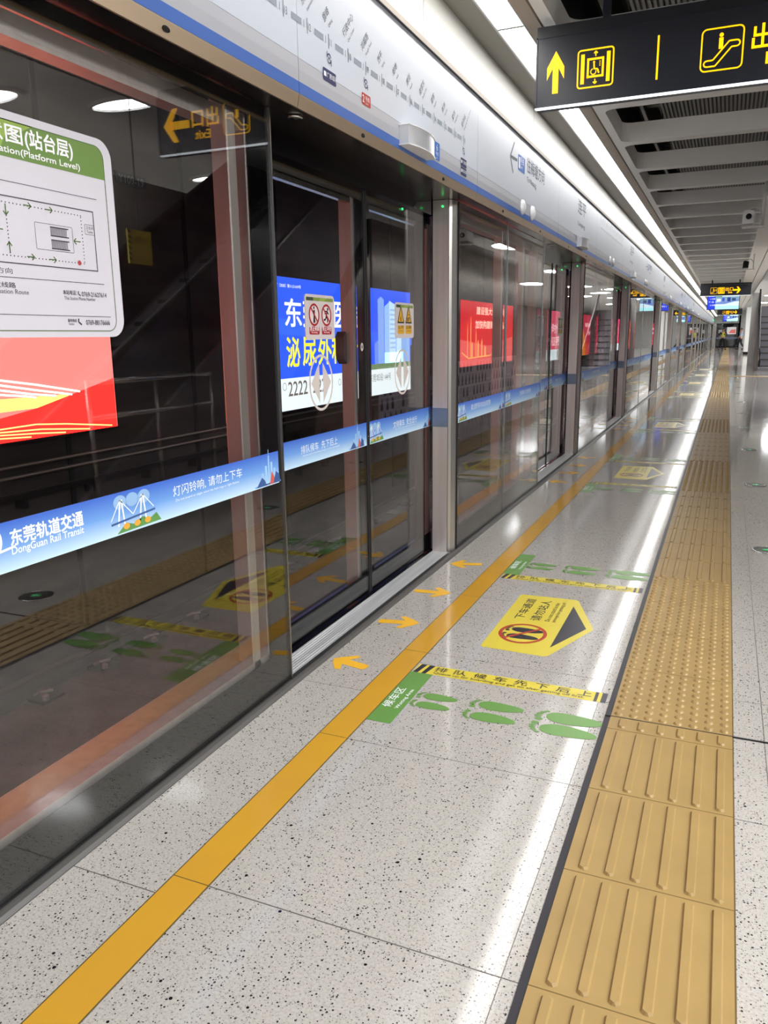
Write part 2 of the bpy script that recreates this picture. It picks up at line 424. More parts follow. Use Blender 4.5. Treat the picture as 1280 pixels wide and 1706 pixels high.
for (xx, zz) in ((0.62, 3.35), (0.72, 3.5), (1.98, 3.4)): mb.tube([(xx, -3, zz), (xx, END_Y, zz)], 0.035, DARKSTEEL, 8)
mb.box(0.5, 2.05, 8.2, 8.3, 3.4, 3.5, DARKSTEEL); mb.box(0.5, 2.05, 11.9, 12.0, 3.4, 3.5, DARKSTEEL)
struct('ceiling_void', mb)
# right-hand hall and end walls
struct('wall_right', MB().box(11.9, 12.0, -5, END_Y, 0, 3.5, mat('far_hall_wall', '#8d8b88', 0.5)))
mb = MB(); mb.box(-0.3, 12, END_Y, END_Y+0.2, 2.25, 3.5, WALL_WHITE); mb.box(2.35, 12, END_Y, END_Y+0.2, 0, 2.25, WALL_WHITE)
mb.box(-4, -0.3, END_Y+5, END_Y+5.2, -1.3, 4.1, CONCRETE); mb.box(-0.3, 2.6, END_Y+3.4, END_Y+3.5, -1.3, 3.5, mat('end_dark_backing', '#2b2a2c', .7)); mb.box(2.35, 2.5, END_Y, END_Y+3.5, 0, 3.5, CONCRETE); struct('wall_end', mb)  # dark wall added behind the end doors to shut out the world light

# ------------------------------------------------------------------ luminous ceiling panels over the platform edge
lp = thing('luminous_ceiling_panel', 'x', 'ceiling light', (0.3205, 4.495-1.478*4, 2.93), 'luminous panels in the long strip above the screen doors')
MB().box(-0.068, 0.068, 0.009, 1.469, -0.002, 0.008, STRIP).build('diffuser', lp)
f_ = MB(); f_.box(-0.0735, -0.068, 0, 1.478, -0.003, 0.03, CEIL_WHITE); f_.box(0.068, 0.0735, 0, 1.478, -0.003, 0.03, CEIL_WHITE)
f_.box(-0.068, 0.068, 0, 0.009, -0.004, 0.03, mat('lamp_seam', '#6a6460', 0.6)); f_.box(-0.068, 0.068, 1.469, 1.478, -0.004, 0.03, _M['lamp_seam']); f_.build('frame', lp)
nlp = int((END_Y-(4.495-1.478*4))/1.478)
def lplab(i):
    j = i-4
    if j == -1: return 'white luminous ceiling panel at the top edge of the photo, just before the large hanging sign'
    if j < 0: return 'white luminous ceiling panel at the near start of the strip, %s of those above the frame' % ordn(i)
    return '%s white luminous ceiling panel of the strip beyond the large hanging sign' % ordn(j)
lp['label'] = lplab(0)
for i in range(1, nlp): dup(lp, (0.3205, 4.495-1.478*4+1.478*i, 2.93), lplab(i))

# corrugated perforated ducts in the ceiling void
def duct(y0, y1, label):
    t = thing('perforated_air_duct', label, 'air duct', (1.30, y0, 3.24), 'ribbed ducts above the ceiling beams')
    b = MB(); n = 30; w = 0.96; L = y1-y0
    for k in range(n):
        x0 = -w/2 + k*w/n
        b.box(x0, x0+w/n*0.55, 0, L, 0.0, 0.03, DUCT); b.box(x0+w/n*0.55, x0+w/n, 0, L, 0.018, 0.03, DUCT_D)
    b.build('ribbed_face', t)
    b = MB(); b.box(-w/2, w/2, 0, L, 0.03, 0.32, DARKSTEEL); b.build('casing', t)
    for hy in (0.3, L-0.3):
        for hx in (-w/2-0.015, w/2+0.015): MB().tube([(hx, hy, 0.0), (hx, hy, 0.51)], 0.006, DARKSTEEL, 6).build('hanger', t)
duct(5.2, 8.35, 'grey ribbed air duct seen through the ceiling slot right behind the large hanging sign')
duct(8.6, 13.4, 'grey ribbed air duct in the next ceiling slots, behind the first one')
duct(13.8, 20.0, 'farther grey ribbed air duct glimpsed as a thin row of ribs between distant beams')

# ------------------------------------------------------------------ header panels with the blue stripe and the printing
INK = ink('#4b5360'); INKL = ink('#8d96a3'); NAVY = ink('#1d2358'); REDB = ink('#b4382e'); BLUEB = ink('#2f67bd'); WHT = ink('#f2f4f7')
def header_panel(y0, y1, label):
    t = thing('header_panel', label, 'door header panel', (0.09, y0, 2.11), 'white header panels with blue stripe above the screen doors'); L = y1-y0-0.003
    MB().box(0, 0.013, 0, L, 0.150, 0.546, WHITE_PANEL).build('white_panel', t)
    MB().prism([(0, 0.077), (0.0125, 0.077), (0.0142, 0.113), (0.0125, 0.1495), (0, 0.1495)], 0, L, GREY_PANEL, 'y').build('grey_band', t)
    MB().box(0, 0.0135, 0, L, 0.039, 0.0765, BLUE_STRIPE).build('blue_stripe', t)
    b = MB(); b.prism([(-0.01, 0.0), (0.004, -0.004), (0.013, 0.036), (0.013, 0.0385), (0, 0.0385)], 0, L, CHAMFER, 'y')
    b.build('metal_edge', t)
    for q in (0.25, 0.72):
        h = MB()
        if L > 1: h.prism([(L*q+0.016*math.cos(a), 0.017+0.008*math.sin(a)) for a in [i*math.pi/6 for i in range(12)]], 0.006, 0.0105, BLACK, 'x')
        if h.v: h.build('screw_hole', t)
    return t
def swirl(P, y, z, r, m, k=1):
    P.ring(y, z, r, r, r*0.26, m, k, 14, 20, 170); P.ring(y, z, r, r, r*0.26, m, k, 14, 200, 350)
    P.rect(y-r*1.05, y-r*0.8, z, z+r*1.2, m, k); P.rect(y+r*0.8, y+r*1.05, z-r*1.2, z, m, k)
    P.line([(y-r*0.4, z-r*0.25), (y-r*0.2, z+r*0.25), (y, z-r*0.1), (y+r*0.2, z+r*0.25), (y+r*0.4, z-r*0.25)], r*0.16, m, k)
NAMES = [('望洪站', 'Wanghong Railway Station'), ('望洪', 'Wanghong'), ('新洲', 'Xinzhou'), ('道滘', 'Daojiao'), ('道滘东', 'Daojiao East'), ('厚街', 'Houjie'), ('蛤地', 'Hadi'), ('西平', 'Xiping'),
         ('鸿福路', 'Hongfu Road'), ('行政中心', 'Civic Center'), ('旗峰', 'Qifeng'), ('东莞国际商务区', 'International Business'), ('寮步', 'Liaobu')]
def route_map(par, base, y_first, dy, n, z0, sc=1.0, detail=True):
    """station ticks 1|01 .. 1|n, from y_first (1|01) back towards the camera; z0 height of the line; base = y of parent"""
    P = Print((0.0135, -base, -2.11), AY, AZ, 0.0004)
    for i in range(n):
        if detail and i: P.build('station_print', par); P = Print((0.0135, -base, -2.11), AY, AZ, 0.0004)
        y = y_first - dy*i; no = '%02d' % (i+1)
        P.rect(y-0.0022*sc, y+0.0022*sc, z0-0.024*sc, z0+0.024*sc, INK)
        if detail:
            P.txt('1', y-0.024*sc, z0-0.012, 0.034*sc, INK, 1, 0, 0.8, 'c'); P.txt(no, y+0.007*sc, z0-0.012, 0.034*sc, INK, 1, 0, 0.7)
        if i < n-1 or detail: P.rect(y-dy+0.052*sc, y-0.040*sc, z0-0.010*sc, z0+0.010*sc, INKL)
        if detail:
            zh, en = NAMES[i]
            P.txt(zh, y-0.030, z0+0.052, 0.031, INK, 1, 0, 1, 'l', math.radians(48)); P.txt(en, y+0.005, z0+0.045, 0.016, INK, 1, 0, 1, 'l', math.radians(48))
        else: P.line([(y-0.02*sc, z0+0.06*sc), (y+0.05*sc, z0+(0.13+0.03*(i % 3))*sc)], 0.016*sc, INKL)
    P.build('route_map_print', par)
    if detail:
        for i, kind in ((0, 'd'), (3, 'b'), (8, 'r'), (10, 'n')):
            y = y_first - dy*i; P = Print((0.0135, -base, -2.11), AY, AZ, 0.0004)
            if kind != 'b': swirl(P, y, z0-0.056, 0.017, NAVY)
            if kind == 'n' or kind == 'd':
                P.rrect(y-0.052, y+0.052, z0-0.137, z0-0.095, 0.006, NAVY, 1); P.txt('广惠城际', y-0.022, z0-0.121, 0.020, WHT, 2); P.rect(y-0.045, y-0.027, z0-0.122, z0-0.106, WHT, 2)
                if kind == 'd':
                    P.rrect(y-0.052, y+0.052, z0-0.182, z0-0.140, 0.006, NAVY, 1); P.txt('穗深城际', y-0.022, z0-0.166, 0.020, WHT, 2); P.rect(y-0.045, y-0.027, z0-0.167, z0-0.151, WHT, 2)
            if kind == 'r':
                P.rrect(y-0.042, y+0.042, z0-0.137, z0-0.094, 0.006, REDB, 1); P.txt('2', y-0.036, z0-0.128, 0.038, WHT, 2, 0.01); P.txt('号线', y-0.008, z0-0.118, 0.020, WHT, 2); P.txt('Line 2', y-0.006, z0-0.131, 0.010, WHT, 2)
            if kind == 'b':
                P.rrect(y+0.005, y+0.085, z0-0.182, z0-0.100, 0.008, BLUEB, 1); P.txt('6', y+0.045, z0-0.138, 0.044, WHT, 2, 0.01, 1, 'c'); P.txt('号线', y+0.045, z0-0.160, 0.020, WHT, 2, 0, 1, 'c'); P.txt('Line 6', y+0.045, z0-0.174, 0.011, WHT, 2, 0, 1, 'c')
            P.build('transfer_badge', par)
def direction_print(par, base, y):
    P = Print((0.0135, -base, -2.11), AY, AZ, 0.0004)
    P.line([(y+0.10, 2.590), (y, 2.487), (y+0.08, 2.395)], 0.016, INK); P.line([(y+0.01, 2.487), (y+0.185, 2.493)], 0.018, INK)
    P.rrect(y+0.21, y+0.405, 2.44, 2.54, 0.012, BLUEB, 0); P.fit('1', y+0.225, y+0.265, 2.455, 2.525, WHT, 1, 0.01); P.txt('号线', y+0.28, 2.492, 0.052, WHT, 1, 0, 0.95); P.txt('Line 1', y+0.28, 2.462, 0.028, WHT, 1)
    P.fit('往梅塘方向', y+0.465, y+1.045, 2.470, 2.570, INK, 1, 0.004); P.fit('To Meitang', y+0.47, y+0.77, 2.395, 2.440, INK, 1)
    P.build('direction_print', par)
def name_print(par, base, y):
    P = Print((0.0135, -base, -2.11), AY, AZ, 0.0004)
    P.fit('连平', y, y+0.45, 2.470, 2.600, INK, 1, 0.004); P.fit('Lianping', y+0.02, y+0.42, 2.352, 2.402, INK, 1)
    P.build('station_name_print', par)
def dest_print(par, base, y):
    P = Print((0.0142, -base, -2.11), AY, AZ, 0.0004); P.fit('广惠城际', y, y+0.34, 2.215, 2.265, INK, 1); P.build('transfer_print', par)
segs = [-1.95, 0.06, 2.55]
for i, p in enumerate(DOORS):
    if i: segs.append(p-OPEN)
    segs.append(p+0.08)
segs.append(END_Y-0.05)
hdr = {}
for i in range(len(segs)-1):
    y0, y1 = segs[i], segs[i+1]-(0.03 if i == len(segs)-2 else 0)
    if i == 0: lab = 'white blue-striped header panel nearest the camera, before the station map sign'
    elif i == 1: lab = 'white header panel with blue stripe above the glass carrying the station map sign'
    elif i % 2 == 0: lab = 'white blue-striped header panel directly above the %s sliding doorway' % ordn((i-2)//2)
    else: lab = 'white blue-striped header panel above the fixed glass after the %s doorway' % ordn((i-3)//2)
    if i == len(segs)-2: lab = 'last white blue-striped header panel, against the far end wall'
    hdr[i] = header_panel(y0, y1, lab)
    if i == 2: route_map(hdr[i], y0, 4.375, 0.1597, 12, 2.377)
    if i == 1:
        P = Print((0.0135, -y0, -2.11), AY, AZ, 0.0004); y = 4.375-0.1597*12
        P.rect(y-0.0022, y+0.0022, 2.353, 2.401, INK); P.txt('1', y-0.024, 2.365, 0.034, INK, 1, 0, 0.8, 'c'); P.txt('13', y+0.007, 2.365, 0.034, INK, 1, 0, 0.7); pass
        for q in range(1, 5): P.rect(y-0.1597*q+0.052, y-0.1597*(q-1)-0.04, 2.367, 2.387, INKL)
        P.txt('寮步', y-0.03, 2.43, 0.031, INK, 1, 0, 1, 'l', math.radians(48)); P.build('route_map_print', hdr[i])
    if i == 3: direction_print(hdr[i], y0, 5.376)
    if i == 4: name_print(hdr[i], y0, 7.935); dest_print(hdr[i], y0, 7.75)
    if i == 5: route_map(hdr[i], y0, 11.38, 0.105, 20, 2.50, 0.8, False)
    if i in (7, 11, 15): direction_print(hdr[i], y0, y0+1.2)
    if i in (6, 8, 12): name_print(hdr[i], y0, y0+0.8)
    if i in (9, 13): route_map(hdr[i], y0, y0+2.1, 0.105, 16, 2.50, 0.8, False)

# curved chrome signal lamps and white domes on the header
def lamp_box(y, lab):
    t = thing('door_signal_lamp', lab, 'signal lamp', (0.104, y, 2.165), 'curved chrome signal lamps above the doorways')
    W, H, D, n = 0.335, 0.085, 0.07, 10
    prof = [(0.0, 0.0)] + [(W*i/n, 0.030+(D-0.030)*math.sin(math.pi*(0.12+0.76*i/n))) for i in range(n+1)] + [(W, 0.0)]
    b = MB(); b.prism([(d, yy) for yy, d in prof][::-1], 0.004, H-0.004, mat('satin_silver', '#d9dbe0', 0.3, 0.55), 'z'); b.build('cover', t)
    rim = [(yy-0.006 if i < 2 else yy+0.006 if i > n else yy, d+0.004) for i, (yy, d) in enumerate(prof)]
    e = MB(); e.prism([(d if d > 0.01 else 0, yy) for yy, d in rim][::-1], H-0.004, H, mat('lamp_rim_white', '#f4f5f7', 0.25), 'z'); e.prism([(d if d > 0.01 else 0, yy) for yy, d in rim][::-1], 0, 0.004, _M['lamp_rim_white'], 'z')
    e.build('rim', t)
    return t
for i, p in enumerate(DOORS[:14]):
    lamp_box(p-1.115, 'curved chrome signal lamp on the header of the %s sliding doorway' % ordn(i))
dm = None
for i, p in enumerate(DOORS[:8]):
    for j, dy in enumerate((1.16, 1.46)):
        lab = '%s white dome on the header just past the %s doorway' % (('nearer', 'farther')[j], ordn(i))
        if dm is None:
            dm = thing('dome_sensor', lab, 'sensor dome', (0.104, p+dy, 2.217), 'white sensor domes on the header')
            b = MB(); b.lathe([(0.050, 0), (0.050, 0.006), (0.044, 0.016), (0.026, 0.024), (0.006, 0.027)], mat('dome_white', '#f3f4f6', 0.3), 20)
            b.v = [(z, y, x) for x, y, z in b.v]; b.v = [(a, c*0.6 if False else c, d) for a, c, d in b.v]; b.f = [q[::-1] for q in b.f]
            b.build('dome', dm, smooth=True)
            b = MB(); b.lathe([(0.054, 0), (0.054, 0.003)], GREY_PANEL, 20); b.v = [(z, y, x) for x, y, z in b.v]; b.f = [q[::-1] for q in b.f]; b.build('base_ring', dm)
        else: dup(dm, (0.104, p+dy, 2.217), lab)

# ------------------------------------------------------------------ blue guidance band (printed sky) and other decals
def band_mat():
    m = mat('sky_band_print', '#4b83d8', 0.35); nt = m.node_tree; b = nt.nodes['Principled BSDF']
    tc = N(m, 'ShaderNodeTexCoord'); sp = N(m, 'ShaderNodeSeparateXYZ'); nt.links.new(tc.outputs['Generated'], sp.inputs[0])
    r = N(m, 'ShaderNodeValToRGB'); nt.links.new(sp.outputs[2], r.inputs[0])
    e = r.color_ramp.elements; e[0].color = lin('#c3def0'); e[1].color = lin('#3f66c4'); q = r.color_ramp.elements.new(0.5); q.color = lin('#6d9ddc')
    nt.links.new(r.outputs[0], b.inputs['Base Color']); return m
BAND = band_mat()
BW_, BG, BO, BGR, BRED, BNV, BCY = ink('#eef4fb'), ink('#5d8f4a'), ink('#e0a23a'), ink('#8fb3da'), ink('#c65a4e'), ink('#36568f'), ink('#9cc4ea')
def bridge_art(P, y, z, s, k=1):
    for dx in (-0.05, 0.0, 0.05): P.ell(y+dx*s, z+0.088*s, 0.026*s, 0.020*s, BGR, k)
    for dx in (-0.05, 0.04):
        P.line([(y+(dx-0.012)*s, z+0.02*s), (y+dx*s, z+0.095*s)], 0.006*s, BW_, k+1); P.line([(y+(dx+0.014)*s, z+0.02*s), (y+(dx+0.006)*s, z+0.095*s)], 0.006*s, BW_, k+1)
    P.line([(y-0.09*s, z+0.04*s), (y-0.05*s, z+0.095*s), (y, z+0.045*s), (y+0.045*s, z+0.095*s), (y+0.09*s, z+0.05*s)], 0.003*s, BW_, k+1)
    P.line([(y-0.09*s, z+0.030*s), (y+0.095*s, z+0.042*s)], 0.006*s, BNV, k+2)
    P.poly([(y-0.07*s, z), (y+0.12*s, z+0.004*s), (y+0.10*s, z+0.03*s), (y+0.07*s, z+0.018*s), (y+0.04*s, z+0.03*s), (y, z+0.016*s), (y-0.03*s, z+0.026*s)], BG, k+1)
    for dx in (-0.03, 0.015, 0.06): P.ell(y+dx*s, z+0.016*s, 0.013*s, 0.009*s, BO, k+2)
def city_art(P, y, z, s, k=1):
    for dx, h, w in ((-0.045, 0.05, .012), (-0.02, 0.075, .014), (0.0, 0.112, .010), (0.02, 0.085, .014), (0.04, 0.06, .014)): P.rect(y+(dx-w/2)*s, y+(dx+w/2)*s, z, z+h*s, BCY, k)
    P.line([(y, z+0.1*s), (y, z+0.135*s)], 0.003*s, BCY, k)
    P.poly([(y-0.09*s, z), (y-0.05*s, z+0.035*s), (y-0.03*s, z+0.02*s), (y-0.02*s, z)], BNV, k+1)
    P.poly([(y+0.005*s, z), (y+0.02*s, z+0.05*s), (y+0.04*s, z+0.02*s), (y+0.03*s, z)], BRED, k+1)
    P.poly([(y+0.03*s, z), (y+0.05*s, z+0.045*s), (y+0.075*s, z+0.03*s), (y+0.08*s, z)], BNV, k+1)
    P.rect(y-0.1*s, y+0.085*s, z, z+0.006*s, ink('#6f9fe0'), k)
def band(par, x, y0, y1, z0, z1, parts):
    MB().box(x, x+0.0012, y0, y1, z0, z1, BAND).build('guidance_band', par)
    if not parts: return
    for q in parts:
        P = Print((x+0.0012, 0, 0), AY, AZ, 0.0003)
        if q[0] == 'bridge': bridge_art(P, q[1], z0+0.004, q[2])
        elif q[0] == 'city': city_art(P, q[1], z0+0.004, q[2])
        elif q[0] == 'zh': P.fit(q[1], q[2], q[3], z0+q[4], z0+q[5], BW_, 1, q[6] if len(q) > 6 else 0.0)
        P.build({'bridge': 'bridge_picture', 'city': 'skyline_picture', 'zh': 'lettering'}[q[0]], par)
def notice(par, x, y0, y1, z0, z1, kind, name='notice_plate'):
    W = y1-y0; H = z1-z0; b = Print((x, y0, z0), AY, AZ, 0.0)
    pl = MB(); r = 0.018
    pts = []
    for cx, cy, t in ((W-r, r, -90), (W-r, H-r, 0), (r, H-r, 90), (r, r, 180)):
        for i in range(5):
            q = math.radians(t+22.5*i); pts.append((y0+cx+r*math.cos(q), z0+cy+r*math.sin(q)))
    pl.prism(pts, x, x+0.003, mat('notice_white', '#cfc4c2', 0.35), 'x'); o = pl.build(name, par)
    P = Print((x+0.003, y0, z0), AY, AZ, 0.0003); m = 0.012
    P.rect(m, W-m, H*0.86, H-m, ink('#7d9140'), 0); P.rect(m, W*0.27, H*0.86, H-m, ink('#3b4630'), 1); P.poly([(W*0.45, H*0.86), (W*0.52, H-m), (W*0.75, H-m), (W*0.62, H*0.86)], ink('#93a84a'), 1)
    RED = ink('#a81f22'); BK = ink('#151517'); AM = ink('#dba52e')
    for j in range(2):
        cx = W*(0.29+0.42*j); cz = H*0.55; R = W*0.175
        if kind == 'no':
            P.ell(cx, cz, R*0.9, R*0.9, ink('#dccfce'), 0)
            if j == 0:
                P.ell(cx, cz+R*0.62, R*0.13, R*0.13, BK, 1); P.poly([(cx-R*.16, cz+R*.42), (cx+R*.16, cz+R*.42), (cx+R*.12, cz-R*.1), (cx+R*.2, cz-R*.7), (cx-R*.2, cz-R*.7), (cx-R*.12, cz-R*.1)], BK, 1)
            else:
                P.ell(cx+R*.28, cz+R*.55, R*.14, R*.14, BK, 1); P.line([(cx+R*.2, cz+R*.4), (cx-R*.05, cz-R*.1), (cx+R*.2, cz-R*.3), (cx+R*.2, cz-R*.65)], R*.2, BK, 1)
                P.line([(cx-R*.05, cz-R*.1), (cx-R*.2, cz-R*.4), (cx-R*.55, cz-R*.42)], R*.18, BK, 1); P.line([(cx-R*.3, cz+R*.1), (cx-R*.15, cz+R*.38), (cx+R*.15, cz+R*.3), (cx+R*.45, cz+R*.1)], R*.14, BK, 1)
            P.ring(cx, cz, R, R, R*0.2, RED, 2); P.line([(cx-R*.65, cz+R*.65), (cx+R*.65, cz-R*.65)], R*0.18, RED, 3)
            P.rrect(cx-W*.17, cx+W*.17, H*.11, H*.29, 0.008, RED, 0); P.txt(('禁止倚靠', '禁止冲抢')[j], cx, H*.20, W*.078, WHT, 1, 0.01, 1, 'c'); P.txt(('No Leaning', 'No Rushing')[j], cx, H*.14, W*.042, WHT, 1, 0, 1, 'c')
        else:
            tz = H*.42; R2 = W*.18
            P.poly([(cx-R2, tz), (cx+R2, tz), (cx, tz+R2*2.1)], BK, 0); P.poly([(cx-R2*.74, tz+R2*.16), (cx+R2*.74, tz+R2*.16), (cx, tz+R2*1.7)], AM, 1)
            if j == 0: P.poly([(cx-R2*.12, tz+R2*.25), (cx+R2*.1, tz+R2*.25), (cx+R2*.02, tz+R2*.7), (cx+R2*.1, tz+R2), (cx-R2*.16, tz+R2*.62)], BK, 2)
            else: P.rect(cx-R2*.45, cx-R2*.2, tz+R2*.22, tz+R2*.65, BK, 2); P.line([(cx+R2*.1, tz+R2*.3), (cx+R2*.05, tz+R2*.7), (cx+R2*.25, tz+R2*.55)], R2*.16, BK, 2); P.ell(cx+R2*.02, tz+R2*.95, R2*.12, R2*.12, BK, 2)
            P.rrect(cx-W*.17, cx+W*.17, H*.12, H*.36, 0.008, AM, 0); P.txt(('当心夹手', '当心缝隙')[j], cx, H*.27, W*.075, BK, 1, 0, 1, 'c'); P.txt(('Watch Your Hands', 'Mind the Gap')[j], cx, H*.19, W*.032, BK, 1, 0, 1, 'c')
    P.build('notice_print', o)
SILV = mat('silver_film', '#cfc4bd', 0.35, 0.0)
def arrows_decal(par, x, yc, zc, ry, rz):
    P = Print((x, yc, zc), AY, AZ, 0.0006)
    P.ring(0, 0, ry, rz, 0.012, SILV, 0)
    for sgn in (-1, 1):
        q = [(sgn*ry*.82, 0), (sgn*ry*.14, rz*.72), (sgn*ry*.14, -rz*.72)]
        P.poly(q if sgn > 0 else q[::-1], SILV, 0)
    P.build('open_arrows_decal', par)

# ------------------------------------------------------------------ fixed glass panels
def glass_panel(y0, y1, lab, parts=None, frit=(0.10, 0.02), posts=(), bandz=(0.817, 0.935)):
    t = thing('glass_screen_panel', lab, 'glass screen panel', (0, y0, 0), 'fixed glass panels of the platform screen'); L = y1-y0
    MB().box(-0.0065, -0.002, 0.004, L-0.004, 0.012, 2.108, GLASS).build('glass_pane', t)
    fr, fl = frit; b = MB(); F = mat('black_frit', '#0c0c0e', 0.10)
    b.box(-0.0082, -0.0067, L-fr, L-0.006, 0.014, 2.108, F); b.box(-0.0082, -0.0067, 0.006, fl, 0.014, 2.108, F)
    b.box(-0.0082, -0.0067, fl, L-fr, 0.014, 0.155, F); b.box(-0.0082, -0.0067, fl, L-fr, 2.055, 2.108, F)
    b.build('black_border', t)
    b = MB(); b.box(-0.016, 0.003, L-0.006, L, 0.012, 2.108, STEEL); b.build('edge_strip', t); MB().box(-0.016, 0.0, 0.001, 0.004, 0.012, 2.108, RUBBER).build('edge_seal', t)
    MB().box(-0.02, 0.0, 0.0, L, 0.0, 0.014, RUBBER).build('bottom_gasket', t)
    b = MB(); b.box(-0.12, -0.06, 0.02, L-0.02, 2.02, 2.075, POSTSTEEL); b.build('top_rail', t)
    b = MB(); b.box(-0.17, -0.02, 0.02, L-0.02, 0.0, 0.172, POSTSTEEL); b.build('bottom_rail', t)
    for (a, c) in posts: MB().bbox(-0.085, -0.020, a, c, 0.0, 2.10, POSTSTEEL).build('rear_post', t)
    band(t, -0.002, 0.008, L-(0.035 if frit[0] > .08 else 0.008), bandz[0], bandz[1], parts)
    return t
p0 = glass_panel(0.07, 2.52, 'fixed glass panel nearest the camera, behind the station map sign',
    [('zh', '东莞轨道交通', 1.205, 1.433, 0.058, 0.097, 0.05), ('zh', 'DongGuan Rail Transit', 1.205, 1.432, 0.032, 0.056, 0.03), ('bridge', 1.62, 0.98), ('zh', '灯闪铃响, 请勿上下车', 1.80, 2.172, 0.060, 0.094, 0.0),
     ('zh', 'Do not board or alight when the bell rings or light flashes', 1.81, 2.15, 0.043, 0.053), ('city', 2.345, 0.95), ('zh', '文明乘车', 0.35, 0.62, 0.058, 0.094), ('bridge', 0.8, 0.95)],
    frit=(0.135, 0.02), posts=((2.215, 2.265), (2.320, 2.375)))
# the operator's round mark, cut by the frame's left edge
P = Print((0, -0.0, 0), AY, AZ, 0.0006); P.ring(1.135, 0.895, 0.046, 0.046, 0.008, BW_, 0); P.line([(1.08, 0.874), (1.16, 0.868), (1.215, 0.874)], 0.006, BW_, 1); P.build('round_mark', p0)
glass_panel(4.63, 5.764, 'clear fixed glass panel just past the first doorway post', [('bridge', 0.08, 0.95), ('zh', '请注意列车与站台间空隙', 0.28, 0.74, 0.055, 0.092), ('city', 1.05, 0.9)], frit=(0.03, 0.055), posts=((1.055, 1.11),))
glass_panel(5.772, 6.99, 'clear fixed glass panel beside the second doorway on its near side', [('bridge', 0.08, 0.95), ('zh', '文明乘车 有序候车', 0.45, 0.85, 0.055, 0.092), ('city', 1.13, 0.9)], frit=(0.03, 0.03), posts=((0.55, 0.60), (1.0, 1.06)))
for i in range(1, len(DOORS)):
    y0 = DOORS[i]+0.07; y1 = (DOORS[i+1]-OPEN) if i+1 < len(DOORS) else END_Y-0.1
    y1 -= 0.02; gap = y1-y0; n = 1 if gap < 3 else 2
    for q in range(n):
        a = y0+gap*q/n; c = y0+gap*(q+1)/n-0.004
        lab = ('fixed glass panel with blue band between the %s and %s doorways' % (ordn(i), ordn(i+1))) if n == 1 else ('%s fixed glass panel of the pair after the %s doorway' % (('nearer', 'farther')[q], ordn(i)))
        pr = [('bridge', 0.1, 0.95), ('zh', '文明乘车 有序候车', gap/n*0.35, gap/n*0.6, 0.055, 0.092), ('city', gap/n-0.15, 0.9)] if i < 4 else None
        glass_panel(a, c, lab, pr, frit=(0.03, 0.04), posts=((gap/n*0.45, gap/n*0.45+0.05), (gap/n*0.80, gap/n*0.80+0.05)))

# ------------------------------------------------------------------ doorway posts, sills, sliding doors
def door_post(y, lab):
    t = thing('doorway_post', lab, 'door post', (0, y, 0), 'stainless posts at the far side of each doorway')
    b = MB(); b.prism([(-0.135, -0.012), (-0.040, -0.012), (-0.036, 0.03), (-0.036, 0.066), (-0.135, 0.066)], 0.0, 2.11, POSTSTEEL); b.build('post_shell', t)
    b = MB(); b.prism([(-0.036, -0.008), (-0.022, 0.004), (-0.008, 0.045), (-0.008, 0.066), (-0.036, 0.066)], 0.0, 2.11, mat('post_edge_silver', '#d6d2cb', 0.3, 0.9)); b.build('edge_profile', t)
    MB().box(-0.152, -0.135, 0.03, 0.066, 0.0, 2.11, RUBBER).build('seal', t)
    b = MB(); b.lathe([(0.006, 0), (0.006, 0.006), (0.003, 0.009)], GREEN_LED, 12); b.v = [(x-0.075, -0.012-z, y_+2.075) for x, y_, z in b.v]; b.build('indicator_light', t)
    b = MB(); b.box(-0.136, -0.0365, -0.0135, -0.012, 0.80, 0.915, mat('post_band_reflection', '#7f8798', 0.3, 0.6)); b.build('band_reflection', t)  # grey-blue patch paints the guidance band's reflection onto the steel
    return t
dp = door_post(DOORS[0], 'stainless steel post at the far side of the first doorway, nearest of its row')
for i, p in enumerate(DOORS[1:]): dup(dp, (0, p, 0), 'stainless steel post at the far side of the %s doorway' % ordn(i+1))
mb = MB()
for p in DOORS:
    y0, y1 = p-OPEN, p+0.05
    mb.box(-0.138, -0.032, y0, y1, -0.004, 0.006, SILL)
    for k in range(7): mb.box(-0.132+k*0.014, -0.127+k*0.014, y0, y1, 0.006, 0.0078, SILL)
    mb.box(-0.032, 0.0, y0, y1, -0.004, 0.003, RUBBER); mb.box(-0.30, -0.138, y0, y1, -0.004, 0.004, BLACK)
    mb.box(-0.205, -0.14, y0, y1, 2.03, 2.112, BLACK)
struct('trim_6', mb)
